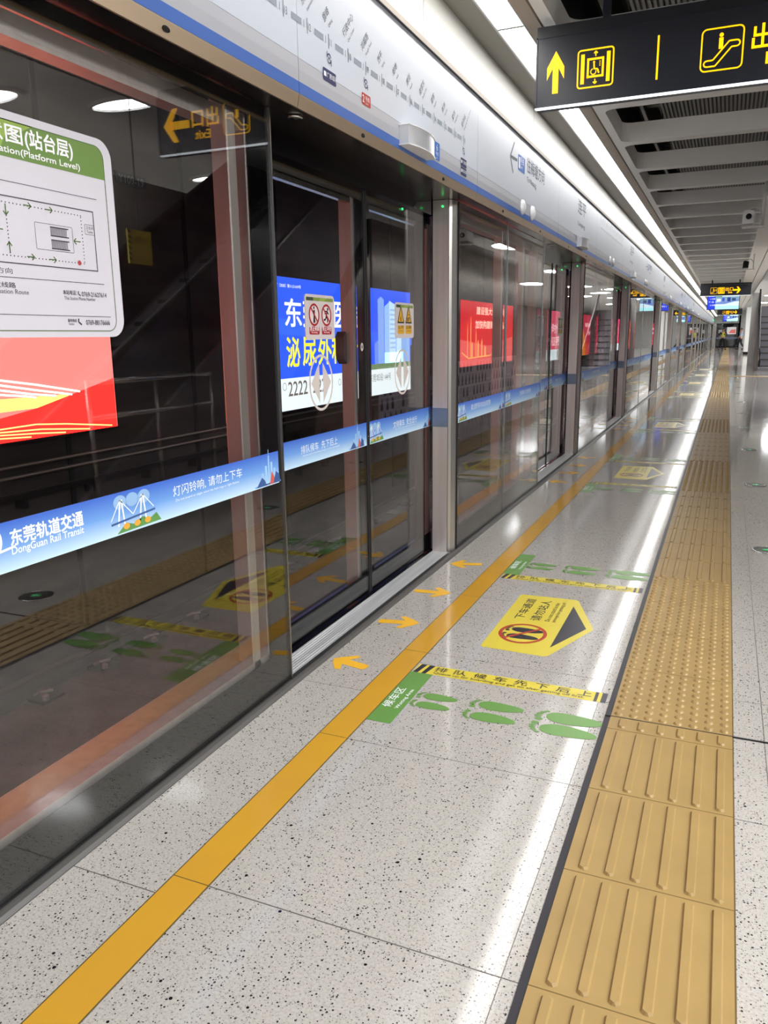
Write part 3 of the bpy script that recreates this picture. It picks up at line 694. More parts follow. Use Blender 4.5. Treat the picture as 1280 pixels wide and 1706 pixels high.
def door_leaf(side, detail, lab, loc):
    """side 0: near leaf, 1: far leaf. local y runs along the leaf"""
    t = thing('sliding_door_leaf', lab, 'sliding door', loc, 'sliding glass leaves of the screen doors'); L = 1.125 if side == 0 else 0.975; x = 0.0
    MB().box(x-0.0045, x, 0.002, L-0.012, 0.012, 2.055, GLASS).build('glass_pane', t)
    F = _M['black_frit']; b = MB(); e = x-0.0062
    b.box(e, e+0.0015, 0.01, L-0.012, 0.012, 0.118, F); b.box(e, e+0.0015, 0.01, L-0.012, 1.985, 2.055, F)
    if side == 0: b.box(e, e+0.0015, L-0.085, L-0.012, 0.118, 1.985, F); b.box(e, e+0.0015, 0.01, 0.03, 0.118, 1.985, F)
    else: b.box(e, e+0.0015, 0.012, 0.062, 0.118, 1.985, F)
    b.build('black_border', t)
    b = MB()
    if side == 0: b.box(-0.080, -0.016, L-0.115, L-0.07, 0.02, 2.02, POSTSTEEL)
    else: b.box(-0.030, -0.016, L-0.235, L-0.10, 0.02, 2.02, DARKSTEEL); b.box(-0.085, -0.016, L-0.055, L-0.005, 0.02, 2.02, POSTSTEEL)
    b.build('stile', t)
    b = MB(); b.box(-0.045, -0.018, 0.02, L-0.02, 1.96, 2.04, STEEL); b.build('top_rail', t)
    b = MB(); b.box(-0.020, 0.004, (L-0.012 if side == 0 else -0.002), (L if side == 0 else 0.010), 0.012, 2.06, RUBBER); b.build('edge_seal', t)
    bl = 0.02 if side == 0 else 0.012
    if detail:
        if side == 0: pr = [('zh', '排队候车  先下后上', 0.425, 0.778, 0.050, 0.086), ('zh', 'Queue up for boarding and get on after getting off', 0.44, 0.80, 0.036, 0.045), ('city', 1.00, 0.95)]
        else: pr = [('bridge', 0.08, 0.95), ('zh', '文明乘车  安全出行', 0.331, 0.693, 0.048, 0.086), ('zh', 'Be a civilized passenger for safe travel', 0.36, 0.66, 0.036, 0.044), ('city', 0.88, 0.85)]
    else: pr = None
    band(t, 0.0004, bl, L-(0.014 if side == 0 else 0.004), 0.80, 0.918, pr)
    if side == 0:
        notice(t, 0.0004, 0.50, 0.775, 1.335, 1.525, 'no'); arrows_decal(t, 0.0, 0.635, 1.145, 0.115, 0.125)
        b = MB(); b.prism([(L-0.145, 1.24), (L-0.12, 1.215), (L-0.116, 1.25), (L-0.116, 1.36), (L-0.13, 1.37), (L-0.15, 1.345), (L-0.15, 1.26)], -0.095, -0.050, mat('lock_grey', '#4f504b', 0.4, 0.6), 'x'); b.build('emergency_handle', t)
        P = Print((0.0, L-0.050, 1.295), AY, AZ, 0.0008); P.ell(0, 0, 0.016, 0.020, SILV); P.poly([(-.008, 0), (0, .012), (.008, 0), (0, -.012)], DARKSTEEL, 1); P.build('lock_plate', t)
    else:
        notice(t, 0.0004, 0.37, 0.645, 1.335, 1.525, 'warn'); arrows_decal(t, 0.0, 0.475, 1.15, 0.115, 0.125)
        b = MB(); b.lathe([(0.006, 0), (0.006, 0.004), (0.003, 0.006)], GREEN_LED, 10); b.v = [(z+0.001, y_+0.485, xx+2.012) for xx, y_, z in b.v]; b.f = [q[::-1] for q in b.f]; b.build('status_light', t)
    return t
DX = -0.165; YA = -2.04; YB = -0.905
pro = {}
for i, p in enumerate(DOORS):
    for s in (0, 1):
        lab = '%s sliding glass leaf of the %s doorway, %s' % (('near', 'far')[s], ordn(i), ('with round no-leaning and no-rushing signs', 'with triangular yellow warning signs')[s])
        loc = (DX, p+(YA if s == 0 else YB), 0); d = i < 3
        if (s, d) not in pro: pro[(s, d)] = door_leaf(s, d, lab, loc)
        else: dup(pro[(s, d)], loc, lab)

# small round fittings under the header
sf = None
for i, p in enumerate(DOORS[:6]):
    lab = 'small round chrome sensor under the header at the near side of the %s doorway' % ordn(i)
    if sf is None:
        sf = thing('soffit_sensor', lab, 'sensor', (0.018, p-1.90, 2.112), 'round sensors in the header soffit')
        MB().lathe([(0.022, 0), (0.030, -0.002), (0.032, -0.006), (0.024, -0.008)], CHROME, 20).build('ring', sf, smooth=True)
        MB().lathe([(0.012, -0.002), (0.013, -0.009), (0.006, -0.012)], BLACK, 14).build('lens', sf, smooth=True)
    else: dup(sf, (0.018, p-1.90, 2.112), lab)

# ------------------------------------------------------------------ station map sign on the first glass panel
t = thing('station_map_sign', 'white evacuation map sign with green title bar on the nearest glass panel', 'wall sign', (0.004, 0.42, 1.35))
W, H, r = 1.285, 0.484, 0.045; pts = []
for cx, cy, a in ((W-r, r, -90), (W-r, H-r, 0), (r, H-r, 90), (r, r, 180)):
    for i in range(7):
        q = math.radians(a+15*i); pts.append((cx+r*math.cos(q), cy+r*math.sin(q)))
MB().prism(pts, 0.0005, 0.0065, mat('sign_plate_white', '#c9c5cc', 0.35), 'x').build('plate', t)
P = Print((0.0065, 0, 0), AY, AZ, 0.0003)
GRN = ink('#5f7f2f'); LG = ink('#86a238'); BK = ink('#3a3340'); DG = ink('#46622a'); SW = ink('#f0eef0')
pts2 = [(W-0.028, 0.388), (W-0.028, H-0.050)] + [(W-0.058+0.03*math.cos(math.radians(a)), H-0.048+0.030*math.sin(math.radians(a))) for a in (15, 35, 55, 75, 90)] + [(0.06, H-0.018), (0.03, H-0.05), (0.03, 0.388)]
P.poly(pts2, GRN); P.poly([(0.70, 0.388), (0.78, H-0.018), (1.035, H-0.018), (1.0, 0.448), (0.96, 0.440), (0.93, 0.388)], LG, 1)
P.fit('连平站应急疏散示意图', 0.46, 1.002, 0.420, 0.458, SW, 2, 0.04)
P.fit('(站台层)', 1.010, 1.152, 0.414, 0.458, SW, 2, 0.04)
P.fit('Emergency Evacuation Diagram of Lianping Station(Platform Level)', 0.42, 1.172, 0.393, 0.411, SW, 2, 0.03)
P.rfr(0.028, W-0.028, 0.014, H-0.018, 0.030, 0.0022, DG, 1)
P.rect(0.06, 1.220, 0.336, 0.3375, BK, 1); P.rect(0.06, 1.222, 0.131, 0.1325, BK, 1); P.rect(0.06, 1.236, 0.050, 0.0515, BK, 1)
for a0, a1, b0, b1 in ((0.06, 1.204, 0.304, 0.3065), (0.06, 1.204, 0.162, 0.1645), (1.2015, 1.204, 0.162, 0.3065), (0.06, 0.0625, 0.162, 0.3065)): P.rect(a0, a1, b0, b1, BK, 1)
def dots(a, b, c, d, n):
    for i in range(n): P.ell(a+(c-a)*i/(n-1), b+(d-b)*i/(n-1), 0.0016, 0.0016, BK, 1, 8)
dots(0.5, 0.293, 1.160, 0.291, 66); dots(0.5, 0.181, 1.158, 0.178, 66); dots(1.160, 0.287, 1.160, 0.182, 14); dots(0.935, 0.287, 0.935, 0.185, 14)
for (cx, cy, dx, dy) in ((0.997, 0.2925, 1, 0), (1.060, 0.2915, 1, 0), (0.993, 0.1805, 1, 0), (1.058, 0.1795, 1, 0), (0.935, 0.275, 0, -1), (0.935, 0.198, 0, 1), (0.910, 0.233, -1, 0), (1.140, 0.229, -1, 0)):
    P.line([(cx-dx*.012, cy-dy*.012), (cx+dx*.009, cy+dy*.009)], 0.0026, DG, 2)
    P.line([(cx+dx*.002-dy*.007, cy+dy*.002-dx*.007), (cx+dx*.010, cy+dy*.010), (cx+dx*.002+dy*.007, cy+dy*.002+dx*.007)], 0.0026, DG, 2)
P.rfr(1.012, 1.128, 0.200, 0.260, 0.003, 0.001, BK, 1)
for zb in (0.204, 0.233):
    P.rect(1.058, 1.115, zb, zb+0.0025, BK, 2); P.rect(1.058, 1.115, zb+0.0195, zb+0.022, BK, 2)
    for i in range(17): P.rect(1.059+i*0.003, 1.0601+i*0.003, zb, zb+0.021, BK, 2)
P.rfr(1.170, 1.203, 0.249, 0.273, 0.002, 0.001, BK, 1); P.fit('卫生间', 1.174, 1.199, 0.262, 0.269, BK, 2); P.fit('Toilet', 1.176, 1.197, 0.253, 0.259, BK, 2)
P.ell(1.142, 0.179, 0.0058, 0.0058, ink('#a52a2f'), 3)
P.fit('疏散路径方向', 0.80, 0.935, 0.139, 0.152, BK, 1); P.fit('疏散线路', 0.86, 0.940, 0.109, 0.121, BK, 1, 0.02); P.fit('Evacuation Route', 0.862, 0.975, 0.096, 0.106, BK, 1)
P.fit('本站电话：', 1.079, 1.124, 0.101, 0.112, BK, 1, 0.03); P.fit('0769-21627614', 1.140, 1.226, 0.099, 0.110, BK, 1, 0.03); P.fit('This Station Phone Number', 1.082, 1.186, 0.089, 0.097, BK, 1)
P.line([(1.130, 0.111), (1.129, 0.104), (1.136, 0.100)], 0.0028, BK, 1)
P.fit('服务热线', 1.086, 1.115, 0.036, 0.044, BK, 1, 0.02); P.fit('Hotline', 1.088, 1.106, 0.029, 0.034, BK, 1); P.line([(1.122, 0.045), (1.121, 0.037), (1.131, 0.030)], 0.004, BK, 1); P.fit('0769-88176666', 1.146, 1.230, 0.030, 0.042, BK, 1, 0.03)
P.build('map_print', t)
for ky in (0.06, W-0.06):
    for kz in (0.06, H-0.06): MB().lathe([(0.004, 0), (0.004, 0.001)], STEEL, 8).build('fixing', t, loc=(0.002, ky, kz))

# ------------------------------------------------------------------ hanging signs
def escalator_icon(P, x, z, s, m, k=1):
    P.rfr(x, x+s, z, z+s, s*.13, s*.035, m, k)
    t = s*.035
    P.line([(x+s*.16, z+s*.26), (x+s*.30, z+s*.26), (x+s*.66, z+s*.66), (x+s*.84, z+s*.66)], t, m, k); P.line([(x+s*.16, z+s*.12), (x+s*.36, z+s*.12), (x+s*.72, z+s*.52), (x+s*.84, z+s*.52)], t, m, k)
    P.ring(x+s*.16, z+s*.19, s*.085, s*.085, t, m, k, 12, 90, 270); P.ring(x+s*.84, z+s*.59, s*.085, s*.085, t, m, k, 12, -90, 90)
    P.ell(x+s*.47, z+s*.82, s*.05, s*.05, m, k, 14); P.rect(x+s*.42, x+s*.52, z+s*.5, z+s*.76, m, k)
def lift_icon(P, x, z, s, m, k=1):
    P.rfr(x, x+s, z, z+s, s*.10, s*.04, m, k)
    P.rect(x+s*.10, x+s*.20, z+s*.12, z+s*.88, m, k); P.rect(x+s*.80, x+s*.90, z+s*.12, z+s*.88, m, k)
    a0, a1, b0, b1 = x+s*.27, x+s*.73, z+s*.26, z+s*.76; t = s*.055
    for q in ((a0, a1, b0, b0+t), (a0, a1, b1-t, b1), (a0, a0+t, b0, b1), (a1-t, a1, b0, b1)): P.rect(*q, m, k)
    for sg, zz in ((1, z+s*.92), (-1, z+s*.10)):
        P.line([(x+s*.45, zz-sg*s*.05), (x+s*.5, zz), (x+s*.55, zz-sg*s*.05)], s*.03, m, k); P.line([(x+s*.5, zz), (x+s*.5, zz-sg*s*.12)], s*.03, m, k)
    P.ell(x+s*.46, z+s*.65, s*.03, s*.03, m, k, 10); P.line([(x+s*.46, z+s*.62), (x+s*.47, z+s*.48), (x+s*.56, z+s*.47), (x+s*.60, z+s*.36)], s*.04, m, k); P.ring(x+s*.45, z+s*.41, s*.085, s*.085, s*.025, m, k, 16, 100, 380)
    for j in range(3): P.rect(x+s*.605, x+s*.635, z+s*(.54+.05*j), z+s*(.565+.05*j), m, k)
def arrow_up(P, x, z, w, h, m, k=1):
    P.poly([(x-w*.17, z), (x+w*.17, z), (x+w*.17, z+h*.60), (x+w*.5, z+h*.33), (x+w*.5, z+h*.62), (x, z+h), (x-w*.5, z+h*.62), (x-w*.5, z+h*.33), (x-w*.17, z+h*.60)][::1], m, k)
def arrow_right(P, x, z, w, h, m, k=1):
    P.rect(x, x+w*.72, z-h*.12, z+h*.12, m, k)
    P.poly([(x+w*.42, z-h*.5), (x+w*.64, z-h*.5), (x+w, z), (x+w*.72, z+h*.0)], m, k); P.poly([(x+w*.72, z), (x+w, z), (x+w*.64, z+h*.5), (x+w*.42, z+h*.5)], m, k)
def hanging_sign(y, x0, big, lab):
    t = thing('hanging_direction_sign', lab, 'hanging sign', (x0, y, 2.5), 'black hanging direction signs'); W, D = 1.49, 0.075
    MB().box(0, W, 0, D, 0.006, 0.338, SIGN_BLACK).build('sign_box', t)
    MB().box(0.0, W, 0.012, D-0.012, 0.343, 0.392, mat('sign_cap', '#25262c', 0.35)).build('top_cap', t)
    b = MB(); e = mat('sign_frame', '#34363f', 0.3, 0.4)
    for q in ((0, W, .332, .338), (0, W, .006, .010), (0, .008, .006, .338), (W-.008, W, .006, .338)): b.box(q[0], q[1], -0.004, 0.0, q[2], q[3], e)
    b.build('front_frame', t)
    MB().box(0.0, W, 0.0, 0.028, 0.0, 0.006, WHITE_LED).build('light_line', t); MB().box(0.0, W, 0.028, D, 0.001, 0.006, SIGN_BLACK).build('bottom_cover', t)
    def pr(nm, fn):
        P = Print((0, -0.001, 0), AX, AZ, 0.0006); fn(P); P.build(nm, t)
    if big:
        pr('up_arrow', lambda P: arrow_up(P, 0.103, 0.065, 0.088, 0.20, YEL_LIT)); pr('lift_symbol', lambda P: lift_icon(P, 0.213, 0.070, 0.182, YEL_LIT)); pr('divider', lambda P: P.rect(0.599, 0.608, 0.068, 0.266, YEL_LIT, 1))
        pr('escalator_symbol', lambda P: escalator_icon(P, 0.800, 0.071, 0.190, YEL_LIT)); pr('lettering', lambda P: (P.fit('出口', 1.025, 1.225, 0.142, 0.250, YEL_LIT, 1, 0.03), P.fit('Exit', 1.090, 1.205, 0.075, 0.125, YEL_LIT, 1, 0.05))); pr('right_arrow', lambda P: arrow_right(P, 1.245, 0.170, 0.20, 0.20, YEL_LIT))
    else:
        pr('escalator_symbol', lambda P: escalator_icon(P, 0.305, 0.065, 0.195, YEL_LIT)); pr('lift_symbol', lambda P: (P.rrect(0.525, 0.725, 0.065, 0.262, 0.02, YEL_LIT, 0), lift_icon(P, 0.535, 0.073, 0.182, mat('sign_ink', '#2a250e', 0.4), 2)))
        pr('lettering', lambda P: (P.fit('出口', 0.75, 0.97, 0.150, 0.258, YEL_LIT, 1, 0.03), P.fit('Exit', 0.83, 0.95, 0.078, 0.130, YEL_LIT, 1, 0.05))); pr('right_arrow', lambda P: arrow_right(P, 0.975, 0.172, 0.215, 0.20, YEL_LIT))
    for rx in (0.345, 1.15): MB().box(rx-0.018, rx+0.018, D/2-0.018, D/2+0.018, 0.392, 0.46 if False else 1.2, SIGN_BLACK).build('hanger_rod', t)
    return t
hanging_sign(4.44, 0.473, True, 'large black hanging sign with lift and escalator symbols, nearest the camera')
hanging_sign(28.0, 0.56, False, 'black exit sign with right arrow hanging far down the platform, above the first screen')
hanging_sign(57.5, 0.72, False, 'smallest black exit sign, hanging between the two blue video screens')
# ------------------------------------------------------------------ passenger information screens
def info_screen(y, x0, W, z0, H, lab):
    t = thing('information_screen', lab, 'video screen', (x0, y, z0), 'blue and white passenger information screens')
    MB().box(0, W, 0, 0.09, 0, H, mat('screen_case', '#16182a', 0.3)).build('case', t)
    P = Print((0, -0.001, 0), AX, AZ, 0.001); E_ = 0.9
    P.rect(0.02, W*0.26, 0.02, H-0.02, ink('#2038c8', E_)); P.rect(W*0.26, W-0.02, 0.02, H-0.02, ink('#cfe9f5', E_))
    P.rect(W*.26, W-.02, H*.50, H*.80, ink('#7d9cb8', E_), 1); P.poly([(W*.26, H*.34), (W*.55, H*.34), (W*.98, H*.55), (W*.98, H*.62), (W*.26, H*.46)], ink('#6f86c0', E_), 2); P.rect(W*.26, W*.46, H*.78, H-.02, ink('#3f7a4c', E_), 1)
    for a, b, c, d, h in ((.46, .54, .52, .72, '#3353b8'), (.62, .72, .5, .74, '#223a86'), (.76, .88, .54, .70, '#2c4a70'), (.3, .42, .52, .66, '#e6eef2')): P.rect(W*a, W*b, H*c, H*d, ink(h, E_), 3)
    P.rect(W*.26, W-.02, H*.02+.02, H*.24, ink('#a8ecf2', E_), 1)
    for j in range(4): P.txt(('往梅塘', '1 分钟', '下一班', '5 分钟')[j], W*.045 if j % 2 == 0 else W*.10, H*(.82-.19*j), H*.11, ink('#f2f6ff', 1.0), 1)
    P.build('picture', t)
    for rx in (W*.25, W*.75): MB().box(rx-0.02, rx+0.02, 0.03, 0.07, H, 3.2-z0, SIGN_BLACK).build('hanger_rod', t)
info_screen(33.0, 0.66, 1.13, 2.20, 0.60, 'larger blue and white video screen hanging just behind the small exit sign')
info_screen(62.0, 1.05, 1.0, 2.14, 0.50, 'smaller blue and white video screen near the far end wall')

# ------------------------------------------------------------------ CCTV cameras hanging from the ceiling
def cctv(x, y, drop, dark, lab, s=1.0):
    t = thing('surveillance_camera', lab, 'security camera', (x, y, 2.93), 'white surveillance cameras on ceiling poles'); Wm = mat('camera_white', '#dedbd6', 0.4)
    MB().tube([(0, 0, -0.001), (0, 0, -drop)], 0.016*s, Wm, 12).build('pole', t, smooth=True)
    MB().box(-0.20*s, 0.03*s, -0.05*s, 0.05*s, -drop-0.012, -drop+0.004, Wm).build('bracket', t)
    b = MB(); b.prism([(-0.21*s, -drop+0.02), (-0.10*s, -drop+0.02), (-0.09*s, -drop+0.14*s), (-0.17*s, -drop+0.165*s), (-0.20*s, -drop+0.15*s)], -0.16*s, 0.12*s, BLACK if dark else Wm, 'y'); b.build('housing', t)
    b = MB(); b.lathe([(0.03*s, 0), (0.03*s, 0.02*s), (0.022*s, 0.022*s)], BLACK, 14); b.v = [(xx-0.145*s, -0.16*s-z, yy-drop+0.09*s) for xx, yy, z in b.v]; b.build('lens', t)
    b = MB(); b.tube([(-0.15*s, 0, -drop+0.16*s), (-0.12*s, 0.03, -drop+0.205*s), (-0.05*s, 0.03, -drop+0.20*s), (0, 0, -drop+0.13*s)], 0.008*s, Wm, 8); b.build('cable_loop', t, smooth=True)
cctv(1.75, 9.9, 0.46, False, 'white surveillance camera with cable loop hanging from the nearer ceiling pole')
cctv(1.87, 18.6, 0.30, True, 'dark-faced surveillance camera on the farther ceiling pole, before the exit sign')

# ------------------------------------------------------------------ floor stickers
FYEL, FBLK, FGRN, FRED, FORG = ink('#d3c13c', 0, .3), ink('#24222b', 0, .3), ink('#628f42', 0, .3), ink('#b03a24', 0, .3), ink('#ecb32b', 0, .3)
def foot(P, x, y, s, flip, m, k=0):
    """bare footprint, toes towards -x, length s; flip mirrors across the x axis"""
    f = 1 if flip else -1
    sole = []
    for i in range(22):
        t = 2*math.pi*i/22; a = math.cos(t); b = math.sin(t)
        xx = 0.56 + 0.44*a; w = (0.185 - 0.045*a + 0.015*math.cos(2*t))
        sole.append((x + xx*s, y + f*(b*w + 0.02*math.sin(math.pi*xx))*s))
    if f < 0: sole = sole[::-1]
    P.poly(sole, m, k)
    for j, (tx, ty, rx, ry) in enumerate(((0.03, 0.15, .065, .048), (0.00, 0.055, .060, .034), (0.015, -0.02, .055, .030), (0.05, -0.085, .050, .028), (0.11, -0.14, .045, .026))):
        P.ell(x+tx*s, y+f*ty*s, rx*s, ry*s, m, k, 12)
def shape_foot_pair(P, x0, x1, y, sp, m, k=0):
    s = (x1-x0); foot(P, x0+0.02*s, y+sp, s, False, m, k); foot(P, x0, y-sp, s*.98, True, m, k)
def queue_sticker(i, yb, sgn, lab):
    """yellow queue strip plus green waiting label and three footprint pairs; sgn -1: prints lie on the near side of the strip"""
    t = thing('queue_floor_sticker', lab, 'floor sticker', (0.40, yb, 0.0), 'yellow queue strips with green footprints on the floor')
    P = Print((0, 0, 0.0002), AX, AY, 0.0003)
    P.rect(0.012, 0.78, 0.0, 0.085, FYEL)
    for a in (0.012, 0.048): P.poly([(a, 0), (a+0.018 if a > .02 else a+0.02, 0), (a+0.034, 0.085), (a+0.010, 0.085)], FBLK, 1)
    P.rect(0.735, 0.747, 0, 0.085, FBLK, 1); P.rect(0.760, 0.78, 0, 0.085, FBLK, 1)
    step = 0.083
    for j, ch in enumerate('排队候车先下后上'): P.fit(ch, 0.090+step*j, 0.090+step*j+0.052, 0.034, 0.078, FBLK, 2, 0.02)
    P.fit('Queue up for boarding and get on after getting off first.', 0.095, 0.70, 0.006, 0.030, FBLK, 2, 0.012)
    P.build('queue_strip', t)
    P = Print((0, 0, 0.0002), AX, AY, 0.0003); g0, g1 = (-0.445, 0.0) if sgn < 0 else (0.085, 0.53)
    P.rect(0.004, 0.098, g0, g1, FGRN); mid = (g0+g1)/2-0.02
    def rot(a, b): return (0.052-b, mid+a)
    P.fit('候车区', -0.085, 0.085, 0.004, 0.042, WHT, 1, 0.004, rot=rot); P.fit('Waiting Area', -0.085, 0.085, -0.032, -0.012, WHT, 1, 0, rot=rot)
    P.build('waiting_label', t)
    yc = (-0.225 if sgn < 0 else 0.30)
    for (x0, x1) in ((0.108, 0.262), (0.318, 0.512), (0.565, 0.795)):
        Q = Print((0, 0, 0.0009), AX, AY, 0.0003); shape_foot_pair(Q, x0, x1, yc, 0.05 if x1 > .5 else 0.04, FGRN); Q.build('footprints', t)
    return t
def exit_sticker(yc, lab):
    t = thing('exit_lane_floor_sticker', lab, 'floor sticker', (0.59, yc, 0.0), 'yellow keep-clear arrow stickers on the floor')
    P = Print((0, 0, 0.0002), AX, AY, 0.0003)
    P.poly([(0.012, -0.385), (0.285, -0.395), (0.302, -0.382), (0.432, -0.008), (0.432, 0.008), (0.302, 0.382), (0.285, 0.395), (0.012, 0.385), (0, 0.37), (0, -0.37)], FYEL); P.build('yellow_arrow', t)
    P = Print((0, 0, 0.0006), AX, AY, 0.0003); P.poly([(0.290, -0.29), (0.402, -0.005), (0.292, 0.29)], FBLK); P.build('black_triangle', t)
    P = Print((0, 0, 0.0006), AX, AY, 0.0003); cx, cy = 0.140, -0.165
    shape_foot_pair(P, cx-0.085, cx+0.085, cy, 0.045, FBLK); P.ring(cx, cy, 0.110, 0.125, 0.017, FRED, 1); P.line([(cx-0.075, cy-0.09), (cx+0.075, cy+0.09)], 0.014, FRED, 2); P.build('no_standing_symbol', t)
    P = Print((0, 0, 0.0006), AX, AY, 0.0003)
    def rot(a, b): return (-b, a)
    P.fit('下车通道', 0.02, 0.33, -0.098, -0.050, FBLK, 1, 0.012, rot=rot); P.fit('请勿站人', 0.02, 0.33, -0.178, -0.128, FBLK, 1, 0.012, rot=rot)
    P.fit('Do not stand in the', 0.03, 0.31, -0.222, -0.200, FBLK, 1, 0, rot=rot); P.fit('passage for getting off', 0.03, 0.33, -0.254, -0.230, FBLK, 1, 0, rot=rot); P.build('lettering', t)
    return t
def flow_arrow(x0, y0, x1, y1, lab):
    """arrow decal from tail (x0, y0) to tip (x1, y1)"""
    P = Print((0, 0, 0.0002), AX, AY, 0.0004); L = math.hypot(x1-x0, y1-y0); a = math.atan2(y1-y0, x1-x0); c, s = math.cos(a), math.sin(a)
    shp = [(0, -0.018), (L*.62, -0.018), (L*.46, -0.052), (L*.60, -0.058), (L*.90, -0.020), (L, 0), (L*.90, 0.020), (L*.60, 0.058), (L*.46, 0.052), (L*.62, 0.018), (0, 0.018), (-0.008, 0)]
    hw = [(u*c-v*1.4*s, u*s+v*1.4*c) for u, v in shp]
    P.poly(hw, FORG); o = P.build('flow_arrow_sticker', loc=(x0, y0, 0.0003)); return tag(o, lab, 'floor arrow', 'small orange flow arrows by the door sills')
for i, p in enumerate(DOORS[:7]):
    d = p-DOORS[0]; w = ordn(i)
    queue_sticker(i, 2.79+d, -1, 'yellow queue strip with green footprints on the near side of the %s doorway' % w)
    queue_sticker(i, 4.165+d, 1, 'yellow queue strip with green footprints on the far side of the %s doorway' % w)
    exit_sticker(3.535+d, 'yellow keep-clear arrow with black triangle in front of the %s doorway' % w)
    if i < 4:
        flow_arrow(0.215, 2.755+d, 0.050, 2.79+d, 'orange arrow pointing to the doors, nearest of four at the %s doorway' % w)
        flow_arrow(0.050, 3.28+d, 0.240, 3.32+d, 'nearer of two orange arrows pointing from the %s doorway to the yellow line' % w)
        flow_arrow(0.045, 3.775+d, 0.240, 3.80+d, 'farther of two orange arrows pointing from the %s doorway to the yellow line' % w)
        flow_arrow(0.235, 4.385+d, 0.055, 4.33+d, 'orange arrow pointing to the doors, farthest of four at the %s doorway' % w)

# ------------------------------------------------------------------ round evacuation lights in the floor
fl = None; k = 0; y = 2.95
while y < 60:
    lab = 'round steel floor light with green running-man mark, %s from the camera' % ordn(k)
    if fl is None:
        fl = thing('evacuation_floor_light', lab, 'floor light', (1.822, y, 0.0), 'round green evacuation lights set in the floor')
        MB().lathe([(0.084, 0.0), (0.090, 0.002), (0.090, 0.003), (0.076, 0.005), (0.074, 0.0035)], CHROME, 32).build('rim', fl, smooth=True)
        MB().lathe([(0.074, 0.0), (0.074, 0.0040)], mat('floor_light_glass', '#3f4441', 0.12), 28).build('dark_lens', fl)
        P = Print((0, 0, 0.0042), AX, AY, 0.0004); GE = mat('floor_green', '#4fd98a', 0.4, 0, 0.9)
        P.ell(0, 0, 0.030, 0.030, mat('floor_green_dim', '#1f6b45', 0.4, 0, 0.4)); P.line([(-.02, 0), (.02, 0)], .009, GE, 1); P.line([(.005, .016), (.022, 0), (.005, -.016)], .008, GE, 1); P.build('green_mark', fl)
    else: dup(fl, (1.822, y, 0.0), lab)
    k += 1; y += 2.372

# ------------------------------------------------------------------ across the track: light boxes, pipes, rails
AXW = -3.60
def light_box(y0, y1, z0, z1, lab, draw):
    t = thing('advertising_light_box', lab, 'light box', (AXW, y0, z0), 'backlit advertising boxes across the track'); W, H = y1-y0, z1-z0
    MB().box(-0.10, -0.004, -0.02, W+0.02, -0.02, H+0.02, mat('box_frame', '#3d3c3f', 0.4, 0.5)).build('frame', t)
    P = Print((-0.003, 0, 0), AY, AZ, 0.001); draw(P, W, H, y0, z0); P.build('lit_poster', t)
def em(h, s=1.0): return ink(h, AD_L*s)
def ad_wave(P, W, H, y0, z0):
    P.rect(0, W, 0, H, em('#ff8d86'))
    c = lambda pts: [(a-y0, b-z0) for a, b in pts]
    P.poly(c([(1.19, 0.575), (5.64, 0.575), (5.64, 1.012), (5.287, 0.935), (5.074, 0.888), (4.74, 0.815), (4.372, 0.765), (3.6, 0.72), (1.19, 0.70)]), em('#f03a34'), 1)
    P.poly(c([(3.2, 0.815), (4.378, 0.812), (4.74, 0.818), (5.079, 0.890), (5.10, 0.902), (4.392, 0.909), (3.2, 0.905)]), em('#fbe27c'), 2)
    for pts in ([(3.4, 1.10), (4.413, 1.054), (4.754, 1.002), (5.218, 0.918)], [(3.4, 1.07), (4.408, 1.017), (4.748, 0.959), (5.126, 0.899)], [(3.4, 1.0), (4.40, 0.98), (4.7, 0.93), (4.95, 0.90)], [(3.4, 0.97), (4.398, 0.945), (4.622, 0.92), (4.74, 0.902)]): P.line(c(pts), 0.012, em('#fff0ea', 1.2), 3)
    for pts in ([(3.4, 0.64), (4.36, 0.682), (4.71, 0.687), (5.027, 0.659), (5.572, 0.590)], [(3.4, 0.63), (4.357, 0.659), (4.766, 0.642), (5.295, 0.588)], [(3.4, 0.60), (4.354, 0.637), (4.7, 0.615), (5.016, 0.588)], [(3.4, 0.585), (4.354, 0.612), (4.65, 0.592)]): P.line(c(pts), 0.011, em('#ffc38a'), 3)
